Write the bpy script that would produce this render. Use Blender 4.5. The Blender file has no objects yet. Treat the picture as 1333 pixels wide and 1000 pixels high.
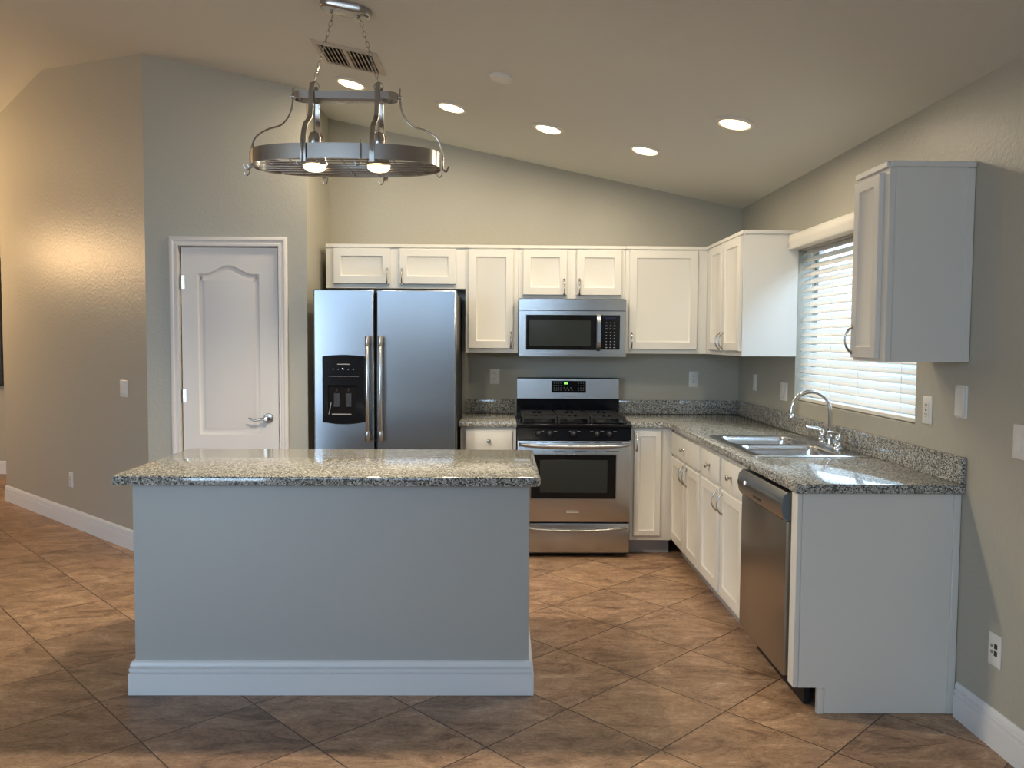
import bpy, bmesh, math, random
from math import sin, cos, pi, radians, atan2, hypot
from mathutils import Vector, Matrix

S = bpy.context.scene
COL = S.collection

# ------------------------------------------------------------------ camera
F, PITCH, YAW, ROLL, CAMH = 1050.0, .0529, .0135, .0063, 1.4539


def cam_dir(u, v):
    """world direction of an image offset (u right, v down) from the centre"""
    a = u * cos(ROLL) + v * sin(ROLL)
    b = -u * sin(ROLL) + v * cos(ROLL)
    x, y, z = a, F, -b
    y, z = y * cos(PITCH) + z * sin(PITCH), -y * sin(PITCH) + z * cos(PITCH)
    x, y = x * cos(YAW) + y * sin(YAW), -x * sin(YAW) + y * cos(YAW)
    return Vector((x, y, z))


fw = cam_dir(0, 0).normalized()
rt = (cam_dir(1, 0) - cam_dir(0, 0)).normalized()
up = rt.cross(fw)
cam = bpy.data.objects.new('camera', bpy.data.cameras.new('camera'))
COL.objects.link(cam)
M = Matrix.Identity(4)
for r in range(3):
    M[r][0], M[r][1], M[r][2] = rt[r], up[r], -fw[r]
M[2][3] = CAMH
cam.matrix_world = M
cam.data.sensor_fit = 'HORIZONTAL'
cam.data.sensor_width = 36
cam.data.lens = F * 36 / 1333
cam.data.clip_start = .05
S.camera = cam

# ------------------------------------------------------------------ light
S.view_settings.view_transform = 'Standard'
S.view_settings.look = 'None'
S.view_settings.exposure = 0.08
S.view_settings.gamma = 1.0
S.view_settings.use_curve_mapping = False
try:
    S.cycles.use_denoising = True
    S.cycles.max_bounces = 10
    S.cycles.diffuse_bounces = 6
    S.cycles.glossy_bounces = 5
    S.cycles.transparent_max_bounces = 12
    S.cycles.sample_clamp_indirect = 6
    S.cycles.caustics_reflective = False
    S.cycles.caustics_refractive = False
except Exception:
    pass

SKY = 16.5            # overcast daylight outside the windows
CAN = 8.7            # watts of each recessed can
RACK = 11.0           # watts of each pot rack lamp
SIDE = 26.0          # watts of the lamp in the room on the left
WARM = (1.0, .835, .60)
w = bpy.data.worlds.new('overcast_sky')
S.world = w
w.use_nodes = True
nt = w.node_tree
bg = nt.nodes['Background']
tc = nt.nodes.new('ShaderNodeTexCoord')
sx = nt.nodes.new('ShaderNodeSeparateXYZ')
rp = nt.nodes.new('ShaderNodeValToRGB')
nt.links.new(tc.outputs['Generated'], sx.inputs[0])
mr = nt.nodes.new('ShaderNodeMapRange')
mr.inputs['From Min'].default_value = -1
mr.inputs['From Max'].default_value = 1
nt.links.new(sx.outputs['Z'], mr.inputs['Value'])
nt.links.new(mr.outputs[0], rp.inputs[0])
rp.color_ramp.elements[0].position = .44
rp.color_ramp.elements[0].color = (.44, .46, .48, 1)
rp.color_ramp.elements[1].position = .52
rp.color_ramp.elements[1].color = (.53, .76, 1.0, 1)
e = rp.color_ramp.elements.new(1.0)
e.color = (.49, .73, 1.0, 1)
nt.links.new(rp.outputs[0], bg.inputs['Color'])
bg.inputs['Strength'].default_value = SKY


def light(name, kind, loc, power, color=WARM, rot=(0, 0, 0), **kw):
    d = bpy.data.lights.new(name, kind)
    d.energy = power
    d.color = color
    for k, v in kw.items():
        setattr(d, k, v)
    o = bpy.data.objects.new(name, d)
    o.location = loc
    o.rotation_euler = rot
    COL.objects.link(o)
    return o


# daylight portals in the windows behind the camera and in the kitchen window
WR = ((-5.6, -3.4, .25, 2.5), (-3.1, -1.4, 2.35, 3.0), (-1.2, .3, 2.1, 2.65))       # unseen windows behind the camera, layout made up for the daylight: x0, x1, sill, head
for nm, loc, rot, sxx, syy in (
        ('rear_daylight', (-4.5, -3.16, 1.375), (pi / 2, 0, 0), 2.2, 2.25),
        ('rear_daylight', (-2.25, -3.16, 2.675), (pi / 2, 0, 0), 1.7, .65),
        ('rear_daylight', (-.45, -3.16, 2.375), (pi / 2, 0, 0), 1.5, .55),
        ('window_daylight', (1.93, 4.17, 1.57), (0, pi / 2, 0), .92, 1.44)):
    o = light(nm, 'AREA', loc, 1, (1, 1, 1), rot, shape='RECTANGLE', size=sxx, size_y=syy)
    o.data.cycles.is_portal = True

# ------------------------------------------------------------------ constants of the room
XW, YW = 1.789, 6.047          # right wall, back wall
ZR, SL = 2.451, .2058          # ceiling height at the right wall, slope
RX = -3.62                     # ridge
ZRIDGE = ZR + SL * (XW - RX)


def zc(x):
    return ZR + SL * (XW - x) if x > RX else ZRIDGE - SL * (RX - x)


# ------------------------------------------------------------------ materials
def hexlin(c):
    return tuple(((v / 255) / 12.92 if v / 255 <= .04045 else ((v / 255 + .055) / 1.055) ** 2.4) for v in c) + (1,)


def mat(name, rgb, rough=.5, metal=0.0, spec=.5, bump=None, emit=None, coat=0.0, aniso=0.0):
    m = bpy.data.materials.new(name)
    m.use_nodes = True
    n = m.node_tree
    b = n.nodes['Principled BSDF']
    b.inputs['Base Color'].default_value = tuple(rgb) + (1,) if len(rgb) == 3 else rgb
    b.inputs['Roughness'].default_value = rough
    b.inputs['Metallic'].default_value = metal
    b.inputs['Specular IOR Level'].default_value = spec
    b.inputs['Coat Weight'].default_value = coat
    b.inputs['Anisotropic'].default_value = aniso
    if emit:
        b.inputs['Emission Color'].default_value = tuple(emit[0]) + (1,)
        b.inputs['Emission Strength'].default_value = emit[1]
    if bump:
        sc, st, stretch = bump
        t = n.nodes.new('ShaderNodeTexCoord')
        mp = n.nodes.new('ShaderNodeMapping')
        mp.inputs['Scale'].default_value = stretch
        nz = n.nodes.new('ShaderNodeTexNoise')
        nz.inputs['Scale'].default_value = sc
        nz.inputs['Detail'].default_value = 3
        bp = n.nodes.new('ShaderNodeBump')
        bp.inputs['Strength'].default_value = st
        bp.inputs['Distance'].default_value = .002
        n.links.new(t.outputs['Object'], mp.inputs[0])
        n.links.new(mp.outputs[0], nz.inputs['Vector'])
        n.links.new(nz.outputs['Fac'], bp.inputs['Height'])
        n.links.new(bp.outputs[0], b.inputs['Normal'])
    return m


M_ = {}
M_['wall'] = mat('greige_wall_paint', (.42, .405, .345), .40, spec=.5, bump=(55, 1.0, (1, 1, 1)))
M_['island'] = mat('grey_island_paint', (.44, .445, .43), .5, bump=(90, .15, (1, 1, 1)))
M_['ceil'] = mat('ceiling_paint', (.70, .71, .68), .75, bump=(60, .4, (1, 1, 1)))
M_['white'] = mat('white_cabinet_paint', (.71, .70, .66), .34, bump=(40, .04, (1, 1, 1)))
M_['trim'] = mat('white_trim_paint', (.74, .75, .77), .38)
M_['door'] = mat('white_door_paint', (.72, .70, .69), .45)
M_['plate'] = mat('white_plastic', (.74, .73, .70), .35)
M_['slot'] = mat('dark_slot', (.02, .02, .02), .6)
M_['nickel'] = mat('brushed_nickel', (.50, .47, .43), .25, 1)
M_['chrome'] = mat('polished_chrome', (.78, .79, .8), .06, 1)
M_['steel'] = mat('brushed_stainless', (.47, .475, .485), .27, 1, bump=(8, .12, (1, 1, 60)), aniso=.5)
M_['steel_v'] = mat('stainless_door_skin', (.26, .28, .31), .26, 1, bump=(3, .10, (1, 1, 1)))
M_['sink'] = mat('satin_sink_steel', (.62, .63, .65), .2, 1)
M_['dw'] = mat('dishwasher_steel', (.40, .39, .37), .30, 1, bump=(8, .1, (60, 1, 1)))
M_['black'] = mat('black_gloss_enamel', (.005, .006, .009), .12, spec=.3)
M_['blackm'] = mat('black_satin_plastic', (.012, .012, .013), .45)
M_['recess'] = mat('matt_black_recess', (.008, .008, .009), .8, spec=.1)
M_['iron'] = mat('cast_iron_grate', (.012, .012, .012), .6)
M_['glassb'] = mat('dark_oven_glass', (.006, .007, .008), .07, spec=.35)
M_['glassg'] = mat('grey_screened_glass', (.030, .036, .036), .12, spec=.35)
M_['rack'] = mat('pot_rack_steel', (.42, .41, .40), .26, 1)
M_['green'] = mat('green_clock_digits', (.1, .6, .1), .4, emit=((.35, 1, .15), 1.5))
M_['led'] = mat('white_indicator', (.8, .8, .8), .4, emit=((.8, .9, 1), .7))
M_['legend'] = mat('grey_printed_legend', (.30, .30, .31), .5)
M_['bulb'] = mat('lit_lamp_lens', (1, .9, .7), .4, emit=((1, .76, .42), 5))
M_['toe'] = mat('grey_toe_kick', (.34, .35, .37), .5)
M_['vent'] = mat('vent_metal', (.52, .48, .42), .5)
M_['shade'] = mat('lamp_shade_glass', (1, .85, .6), .4, emit=((1, .70, .36), 6))


def granite():
    m = bpy.data.materials.new('speckled_granite')
    m.use_nodes = True
    n = m.node_tree
    L = n.links.new
    b = n.nodes['Principled BSDF']
    b.inputs['Roughness'].default_value = .09
    b.inputs['Specular IOR Level'].default_value = .6
    t = n.nodes.new('ShaderNodeTexCoord')

    def noise(scale, detail=2, rough=.5):
        z = n.nodes.new('ShaderNodeTexNoise')
        z.inputs['Scale'].default_value = scale
        z.inputs['Detail'].default_value = detail
        z.inputs['Roughness'].default_value = rough
        L(t.outputs['Object'], z.inputs['Vector'])
        return z

    def ramp(src, p0, p1, c0=(0, 0, 0, 1), c1=(1, 1, 1, 1)):
        r_ = n.nodes.new('ShaderNodeValToRGB')
        r_.color_ramp.elements[0].position = p0
        r_.color_ramp.elements[1].position = p1
        r_.color_ramp.elements[0].color = c0
        r_.color_ramp.elements[1].color = c1
        L(src, r_.inputs[0])
        return r_

    def mix(f, a, c):
        x = n.nodes.new('ShaderNodeMix')
        x.data_type = 'RGBA'
        L(f, x.inputs[0])
        for s_, i in ((a, 6), (c, 7)):
            if isinstance(s_, tuple):
                x.inputs[i].default_value = s_
            else:
                L(s_, x.inputs[i])
        return x.outputs[2]
    base = ramp(noise(45, 3).outputs['Fac'], .40, .60, (.25, .255, .235, 1), (.42, .43, .40, 1))
    v = n.nodes.new('ShaderNodeTexVoronoi')
    v.inputs['Scale'].default_value = 210
    L(t.outputs['Object'], v.inputs['Vector'])
    cell = n.nodes.new('ShaderNodeSeparateColor')
    L(v.outputs['Color'], cell.inputs[0])
    f1 = ramp(cell.outputs[0], .60, .66)
    c1 = mix(f1.outputs[0], base.outputs[0], (.10, .095, .09, 1))
    f2 = ramp(cell.outputs[1], .84, .88)
    c2 = mix(f2.outputs[0], c1, (.62, .60, .56, 1))
    f3 = ramp(noise(150, 3, .6).outputs['Fac'], .57, .62)
    c3 = mix(f3.outputs[0], c2, (.025, .025, .028, 1))
    L(c3, b.inputs['Base Color'])
    return m


M_['granite'] = granite()


def tile_floor():
    m = bpy.data.materials.new('diagonal_travertine_tile')
    m.use_nodes = True
    n = m.node_tree
    L = n.links.new
    b = n.nodes['Principled BSDF']
    b.inputs['Specular IOR Level'].default_value = .35
    t = n.nodes.new('ShaderNodeTexCoord')
    mp = n.nodes.new('ShaderNodeMapping')
    mp.vector_type = 'TEXTURE'
    mp.inputs['Location'].default_value = (.586, 3.422, 0)
    mp.inputs['Rotation'].default_value = (0, 0, radians(43.7))
    L(t.outputs['Object'], mp.inputs[0])
    br = n.nodes.new('ShaderNodeTexBrick')
    br.offset = 0
    br.inputs['Scale'].default_value = 1
    br.inputs['Brick Width'].default_value = .437
    br.inputs['Row Height'].default_value = .445
    br.inputs['Mortar Size'].default_value = .0032
    br.inputs['Mortar Smooth'].default_value = .3
    br.inputs['Color1'].default_value = (0, 0, 0, 1)
    br.inputs['Color2'].default_value = (1, 1, 1, 1)
    br.inputs['Mortar'].default_value = (.5, .5, .5, 1)
    L(mp.outputs[0], br.inputs['Vector'])
    # per-tile shift of the cloud pattern
    sc = n.nodes.new('ShaderNodeVectorMath')
    sc.operation = 'SCALE'
    sc.inputs['Scale'].default_value = 7.0
    L(br.outputs['Color'], sc.inputs[0])
    ad = n.nodes.new('ShaderNodeVectorMath')
    ad.operation = 'ADD'
    L(t.outputs['Object'], ad.inputs[0])
    L(sc.outputs[0], ad.inputs[1])
    st = n.nodes.new('ShaderNodeMapping')
    st.inputs['Scale'].default_value = (1.0, 2.3, 1)
    L(ad.outputs[0], st.inputs[0])

    def noise(scale, det, dist, ro=.6):
        z = n.nodes.new('ShaderNodeTexNoise')
        z.inputs['Scale'].default_value = scale
        z.inputs['Detail'].default_value = det
        z.inputs['Distortion'].default_value = dist
        z.inputs['Roughness'].default_value = ro
        L(st.outputs[0], z.inputs['Vector'])
        return z
    n1 = noise(3.6, 10, .8, .80)
    r1 = n.nodes.new('ShaderNodeValToRGB')
    el = r1.color_ramp.elements
    el[0].position = .36
    el[0].color = (.15, .094, .060, 1)
    el[1].position = .68
    el[1].color = (.64, .46, .32, 1)
    e2 = el.new(.47)
    e2.color = (.325, .206, .132, 1)
    e3 = el.new(.58)
    e3.color = (.44, .295, .195, 1)
    L(n1.outputs['Fac'], r1.inputs[0])
    n2 = noise(30, 9, 1.6, .82)
    r2 = n.nodes.new('ShaderNodeValToRGB')
    r2.color_ramp.elements[0].position = .34
    r2.color_ramp.elements[0].color = (.52, .50, .48, 1)
    r2.color_ramp.elements[1].position = .64
    r2.color_ramp.elements[1].color = (1.30, 1.30, 1.32, 1)
    L(n2.outputs['Fac'], r2.inputs[0])
    mu = n.nodes.new('ShaderNodeMix')
    mu.data_type = 'RGBA'
    mu.blend_type = 'MULTIPLY'
    mu.inputs[0].default_value = 1
    L(r1.outputs[0], mu.inputs[6])
    L(r2.outputs[0], mu.inputs[7])
    # tile to tile tone
    r3 = n.nodes.new('ShaderNodeValToRGB')
    r3.color_ramp.elements[0].color = (.84, .84, .86, 1)
    r3.color_ramp.elements[1].color = (1.12, 1.10, 1.06, 1)
    L(br.outputs['Color'], r3.inputs[0])
    mv = n.nodes.new('ShaderNodeMix')
    mv.data_type = 'RGBA'
    mv.blend_type = 'MULTIPLY'
    mv.inputs[0].default_value = 1
    L(mu.outputs[2], mv.inputs[6])
    L(r3.outputs[0], mv.inputs[7])
    mg = n.nodes.new('ShaderNodeMix')
    mg.data_type = 'RGBA'
    L(br.outputs['Fac'], mg.inputs[0])
    L(mv.outputs[2], mg.inputs[6])
    mg.inputs[7].default_value = (.070, .038, .024, 1)
    L(mg.outputs[2], b.inputs['Base Color'])
    rr = n.nodes.new('ShaderNodeMapRange')
    rr.inputs['To Min'].default_value = .30
    rr.inputs['To Max'].default_value = .50
    L(n2.outputs['Fac'], rr.inputs['Value'])
    L(rr.outputs[0], b.inputs['Roughness'])
    bp = n.nodes.new('ShaderNodeBump')
    bp.invert = True
    bp.inputs['Strength'].default_value = .5
    bp.inputs['Distance'].default_value = .002
    L(br.outputs['Fac'], bp.inputs['Height'])
    L(bp.outputs[0], b.inputs['Normal'])
    return m


M_['floor'] = tile_floor()


def pane():
    m = bpy.data.materials.new('clear_window_glass')
    m.use_nodes = True
    n = m.node_tree
    n.nodes.remove(n.nodes['Principled BSDF'])
    tr = n.nodes.new('ShaderNodeBsdfTransparent')
    gl = n.nodes.new('ShaderNodeBsdfGlossy')
    gl.inputs['Roughness'].default_value = .02
    mx = n.nodes.new('ShaderNodeMixShader')
    mx.inputs[0].default_value = .06
    n.links.new(tr.outputs[0], mx.inputs[1])
    n.links.new(gl.outputs[0], mx.inputs[2])
    n.links.new(mx.outputs[0], n.nodes['Material Output'].inputs[0])
    return m


M_['pane'] = pane()


def slatmat():
    m = mat('white_blind_slats', (.80, .77, .71), .4)
    n = m.node_tree
    b = n.nodes['Principled BSDF']
    tl = n.nodes.new('ShaderNodeBsdfTranslucent')
    tl.inputs['Color'].default_value = (.85, .82, .76, 1)
    mx = n.nodes.new('ShaderNodeMixShader')
    mx.inputs[0].default_value = .05
    n.links.new(b.outputs[0], mx.inputs[1])
    n.links.new(tl.outputs[0], mx.inputs[2])
    n.links.new(mx.outputs[0], n.nodes['Material Output'].inputs[0])
    return m


M_['slat'] = slatmat()


# ------------------------------------------------------------------ mesh helpers
class MB:
    """collects shapes into one bmesh; `off` is subtracted so that shapes can be given in room coordinates"""

    def __init__(s, off=(0, 0, 0)):
        s.bm = bmesh.new()
        s.o = Vector(off)

    def box(s, x0, x1, y0, y1, z0, z1, bev=0.0, seg=2):
        t = bmesh.new()
        r = bmesh.ops.create_cube(t, size=1)
        for v in r['verts']:
            v.co = Vector((x0 + (v.co.x + .5) * (x1 - x0), y0 + (v.co.y + .5) * (y1 - y0), z0 + (v.co.z + .5) * (z1 - z0)))
        if bev:
            bmesh.ops.bevel(t, geom=t.edges[:], offset=bev, segments=seg, profile=.6, affect='EDGES')
        return s._merge(t)

    def _merge(s, t, mtx=None):
        mp = {}
        out = []
        for v in t.verts:
            c = (mtx @ v.co if mtx else v.co) - s.o
            mp[v] = s.bm.verts.new(c)
            out.append(mp[v])
        for f in t.faces:
            try:
                nf = s.bm.faces.new([mp[v] for v in f.verts])
                nf.smooth = f.smooth
            except ValueError:
                pass
        t.free()
        return out

    def face(s, pts):
        vs = [s.bm.verts.new(Vector(p) - s.o) for p in pts]
        return s.bm.faces.new(vs)

    def rings(s, rings, cap0=True, cap1=True, smooth=False, close=True):
        R = [[s.bm.verts.new(Vector(p) - s.o) for p in ring] for ring in rings]
        n = len(R[0])
        for a, b in zip(R, R[1:]):
            for i in range(n if close else n - 1):
                j = (i + 1) % n
                f = s.bm.faces.new((a[i], a[j], b[j], b[i]))
                f.smooth = smooth
        if cap0:
            s.bm.faces.new(R[0][::-1])
        if cap1:
            s.bm.faces.new(R[-1])
        return R

    def prism(s, pts, axis, a, b, bev=0.0):
        """pts in the plane across `axis`: x->(y,z)  y->(x,z)  z->(x,y)"""
        def P(p, t):
            return {'x': (t, p[0], p[1]), 'y': (p[0], t, p[1]), 'z': (p[0], p[1], t)}[axis]
        s.rings([[P(p, a) for p in pts], [P(p, b) for p in pts]])
        return s

    def tube(s, pts, r, n=10, cap=True, flat=None):
        """round (or flattened, flat=(w,t,side_vector)) bar along pts; r may be a list"""
        pts = [Vector(p) for p in pts]
        rr = r if isinstance(r, (list, tuple)) else [r] * len(pts)
        T = []
        for i in range(len(pts)):
            a = pts[max(0, i - 1)]
            b = pts[min(len(pts) - 1, i + 1)]
            T.append((b - a).normalized())
        u = T[0].orthogonal().normalized()
        R = []
        for i, p in enumerate(pts):
            if flat:
                sd = Vector(flat[2])
                u = (sd - T[i] * sd.dot(T[i])).normalized()
                v = T[i].cross(u)
                a, b = flat[0] / 2, flat[1] / 2
                R.append([p + u * a + v * b, p - u * a + v * b, p - u * a - v * b, p + u * a - v * b])
            else:
                u = (u - T[i] * u.dot(T[i])).normalized()
                v = T[i].cross(u)
                R.append([p + (u * cos(k * 2 * pi / n) + v * sin(k * 2 * pi / n)) * rr[i] for k in range(n)])
        s.rings(R, cap, cap, smooth=not flat)
        return s

    def loop(s, pts, r, n=8):
        """closed round bar"""
        pts = [Vector(p) for p in pts]
        N = len(pts)
        nrm = (pts[1] - pts[0]).cross(pts[N // 3] - pts[0]).normalized()
        R = []
        for i, p in enumerate(pts):
            t = (pts[(i + 1) % N] - pts[i - 1]).normalized()
            u = nrm
            v = t.cross(u)
            R.append([p + (u * cos(k * 2 * pi / n) + v * sin(k * 2 * pi / n)) * r for k in range(n)])
        R.append(R[0])
        s.rings(R, False, False, smooth=True)
        bmesh.ops.remove_doubles(s.bm, verts=s.bm.verts[:], dist=1e-6)
        return s

    def lathe(s, prof, c, axis='z', n=24, mtx=None):
        """prof: (radius, height) pairs along `axis` from point c"""
        c = Vector(c)
        R = []
        for rad, h in prof:
            ring = []
            for k in range(n):
                a = 2 * pi * k / n
                p = {'z': (rad * cos(a), rad * sin(a), h), 'y': (rad * cos(a), h, rad * sin(a)),
                     'x': (h, rad * cos(a), rad * sin(a))}[axis]
                p = Vector(p)
                if mtx:
                    p = mtx @ p
                ring.append(c + p)
            R.append(ring)
        s.rings(R, True, True, smooth=True)
        return s

    def build(s, name, m, parent=None, loc=None, smooth_angle=None):
        bmesh.ops.recalc_face_normals(s.bm, faces=s.bm.faces[:])
        me = bpy.data.meshes.new(name)
        s.bm.to_mesh(me)
        s.bm.free()
        me.materials.append(M_[m] if isinstance(m, str) else m)
        try:
            me.set_sharp_from_angle(angle=radians(40))
        except Exception:
            pass
        o = bpy.data.objects.new(name, me)
        COL.objects.link(o)
        if parent:
            o.parent = parent
        if loc is not None:
            o.location = loc
        return o


def thing(name, label, cat, loc=(0, 0, 0), rotz=0.0, group=None):
    o = bpy.data.objects.new(name, None)
    o.empty_display_size = .1
    COL.objects.link(o)
    o.location = loc
    o.rotation_euler = (0, 0, rotz)
    o['label'] = label
    o['category'] = cat
    if group:
        o['group'] = group
    return o


def tag(o, label, cat, group=None):
    o['label'] = label
    o['category'] = cat
    if group:
        o['group'] = group
    return o


def struct(o):
    o['kind'] = 'structure'
    return o


def copy_tree(o, parent=None):
    c = o.copy()
    COL.objects.link(c)
    if parent:
        c.parent = parent
    for ch in list(o.children):
        copy_tree(ch, c)
    return c


def offset_poly(pts, d):
    """inset a counter-clockwise polygon by d"""
    n = len(pts)
    out = []
    for i in range(n):
        p0, p, p1 = Vector(pts[i - 1]), Vector(pts[i]), Vector(pts[(i + 1) % n])
        a = (p - p0).normalized()
        b = (p1 - p).normalized()
        na, nb = Vector((-a.y, a.x)), Vector((-b.y, b.x))
        m = (na + nb)
        m.normalize()
        k = d / max(.3, m.dot(na))
        q = p + m * k
        out.append((q.x, q.y))
    return out


def rrect(x0, x1, y0, y1, r, k=5):
    pts = []
    for cx, cy, a0 in ((x1 - r, y0 + r, -pi / 2), (x1 - r, y1 - r, 0), (x0 + r, y1 - r, pi / 2), (x0 + r, y0 + r, pi)):
        for i in range(k + 1):
            a = a0 + i * pi / 2 / k
            pts.append((cx + r * cos(a), cy + r * sin(a)))
    return pts


def fill_with_holes(mb, outer, holes, P):
    t = bmesh.new()
    es = []
    for ring in [outer] + holes:
        vs = [t.verts.new(P(p)) for p in ring]
        es += [t.edges.new((vs[i], vs[(i + 1) % len(vs)])) for i in range(len(vs))]
    bmesh.ops.triangle_fill(t, edges=es, use_beauty=True)
    mb._merge(t)


# ------------------------------------------------------------------ the room shell
def room():
    mb = MB()
    mb.box(-7.5, XW + .15, -3.35, 8.8, -.1, 0)
    struct(mb.build('floor', 'floor'))
    mb = MB()
    x1 = XW + .15
    mb.prism([(RX, ZRIDGE), (x1, zc(x1)), (x1, zc(x1) + .12), (RX, ZRIDGE + .12), (-7.65, zc(-7.65) + .12), (-7.65, zc(-7.65))], 'y', -3.35, 8.8)
    struct(mb.build('ceiling', 'ceil'))
    e = .004
    # back wall
    mb = MB()
    mb.prism([(-1.40, 0), (XW, 0), (XW, zc(XW) + e), (-1.40, zc(-1.40) + e)], 'y', YW, YW + .14)
    struct(mb.build('wall_back', 'wall'))
    # right wall with window opening
    mb = MB()
    wy0, wy1, wz0, wz1 = 3.45, 4.885, 1.105, 2.06
    a, b = XW, XW + .15
    mb.box(a, b, -3.2, wy0, 0, ZR + e)
    mb.box(a, b, wy1, 8.66, 0, ZR + e)
    mb.box(a, b, wy0, wy1, 0, wz0)
    mb.box(a, b, wy0, wy1, wz1, ZR + e)
    struct(mb.build('wall_right', 'wall'))
    # pantry: front wall with the door opening, and its return
    py = 5.36
    mb = MB()
    dx0, dx1, dz = -2.125, -1.462, 2.072
    mb.prism([(-2.34, 0), (dx0, 0), (dx0, zc(dx0) + e), (-2.34, zc(-2.34) + e)], 'y', py, py + .11)
    mb.prism([(dx1, 0), (-1.282, 0), (-1.282, zc(-1.282) + e), (dx1, zc(dx1) + e)], 'y', py, py + .11)
    mb.prism([(dx0, dz), (dx1, dz), (dx1, zc(dx1) + e), (dx0, zc(dx0) + e)], 'y', py, py + .11)
    mb.prism([(-1.40, 0), (-1.282, 0), (-1.282, zc(-1.282) + e), (-1.40, zc(-1.40) + e)], 'y', py + .11, YW)
    struct(mb.build('wall_pantry', 'wall'))
    # angled wall on the left
    A, B = Vector((-2.34, 5.36)), Vector((-4.43, 7.237))
    d = (B - A).normalized()
    nrm = Vector((-d.y, d.x))
    if nrm.y < 0:
        nrm = -nrm
    nrm = nrm * .12
    t = (RX - A.x) / (B.x - A.x)
    R_ = A + (B - A) * t
    mb = MB()
    for p, q in ((A, R_), (R_, B)):
        lo = [(p.x, p.y, 0), (q.x, q.y, 0), (q.x + nrm.x, q.y + nrm.y, 0), (p.x + nrm.x, p.y + nrm.y, 0)]
        mb.rings([lo, [(x, y, (ZRIDGE if abs(x - RX) < .09 and 0 else zc(x)) + e) for x, y, _ in lo]])
    mb.prism([(B.x, B.y), (B.x + .12, B.y + .1), (B.x + .12, 8.66), (B.x, 8.66)], 'z', 0, zc(B.x) + e)
    struct(mb.build('wall_angled', 'wall'))
    mb = MB()
    mb.prism([(-7.65, 0), (XW + .15, 0), (XW + .15, zc(XW + .15) + e), (RX, ZRIDGE + e), (-7.65, zc(-7.65) + e)], 'y', 8.66, 8.8)
    struct(mb.build('wall_far', 'wall'))
    mb = MB()
    mb.box(-7.65, -7.5, -3.2, 8.66, 0, zc(-7.5) + e)
    struct(mb.build('wall_left', 'wall'))
    mb = MB()
    cuts = [-7.65] + [c for w_ in WR for c in w_[:2]] + [XW + .15]
    for k, (xa, xb) in enumerate(zip(cuts, cuts[1:])):
        for za, zb_ in (((0, None),) if k % 2 == 0 else ((0, WR[k // 2][2]), (WR[k // 2][3], None))):
            if zb_ is not None:
                mb.box(xa, xb, -3.35, -3.2, za, zb_)
                continue
            pts = [(xa, za), (xb, za), (xb, zc(xb) + e)]
            if xa < RX < xb:
                pts.append((RX, ZRIDGE + e))
            pts.append((xa, zc(xa) + e))
            mb.prism(pts, 'y', -3.35, -3.2)
    struct(mb.build('wall_rear', 'wall'))

    # unseen rear windows, placed and sized for the daylight they let in
    for k, (x0, x1, z0, z1) in enumerate(WR):
        o = MB()
        x0, x1, z0, z1, y = x0 + .003, x1 - .003, z0 + .003, z1 - .003, -3.28
        o.box(x0, x0 + .05, y - .04, y + .04, z0, z1)
        o.box(x1 - .05, x1, y - .04, y + .04, z0, z1)
        o.box(x0 + .05, x1 - .05, y - .04, y + .04, z1 - .05, z1)
        o.box(x0 + .05, x1 - .05, y - .04, y + .04, z0, z0 + .05)
        o.box((x0 + x1) / 2 - .025, (x0 + x1) / 2 + .025, y - .04, y + .04, z0 + .05, z1 - .05)
        fr = struct(o.build('window_%d' % (k + 2), 'trim'))
        g = MB()
        g.box(x0 + .05, x1 - .05, y - .004, y + .004, z0 + .05, z1 - .05)
        g.build('glass_pane', 'pane', fr)

    # kitchen window frame and pane
    o = MB()
    xo = 1.90
    wy0 += .002
    wy1 -= .002
    o.box(xo, xo + .035, wy0, wy0 + .045, wz0 + .002, wz1 - .002)
    o.box(xo, xo + .035, wy1 - .045, wy1, wz0 + .002, wz1 - .002)
    o.box(xo, xo + .035, wy0 + .045, wy1 - .045, wz0 + .002, wz0 + .05)
    o.box(xo, xo + .035, wy0 + .045, wy1 - .045, wz1 - .05, wz1 - .002)
    ym = (wy0 + wy1) / 2
    o.box(xo, xo + .035, ym - .02, ym + .02, wz0 + .05, wz1 - .05)
    fr = struct(o.build('window_1', 'trim'))
    g = MB()
    g.box(xo + .014, xo + .020, wy0 + .045, wy1 - .045, wz0 + .05, wz1 - .05)
    g.build('glass_pane', 'pane', fr)


room()
# added wall outside the kitchen window, there to hold back sky light
mb = MB()
mb.box(3.3, 3.5, -2.0, 11.0, -.3, 2.75)
mb.box(3.26, 3.54, -2.0, 11.0, 2.75, 2.82)
struct(mb.build('wall_sky_block', mat('sky_block_stucco', (.30, .29, .27), .9, bump=(40, .6, (1, 1, 1)))))
mb = MB()
mb.box(XW + .16, 3.3, -2.0, 11.0, -.4, -.3)
struct(mb.build('ground', mat('garden_gravel', (.35, .31, .26), .95, bump=(60, .8, (1, 1, 1)))))

BBP = [(0, 0), (.016, 0), (.016, .088), (.008, .0915), (.014, .0955), (.014, .109), (.006, .1125), (.0115, .1165), (.0105, .130), (.005, .138), (0, .139)]


def base_run(mb, A, B, nrm, prof=BBP, ma=0, mb_=0):
    """baseboard profile along the floor from A to B; ma/mb_ = mitre factor at each end"""
    A, B, nrm = Vector(A), Vector(B), Vector(nrm).normalized()
    d = (B - A).normalized()
    r0 = [tuple(A + nrm * p[0] - d * p[0] * ma) + (p[1],) for p in prof]
    r1 = [tuple(B + nrm * p[0] + d * p[0] * mb_) + (p[1],) for p in prof]
    mb.rings([r0, r1])


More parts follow.
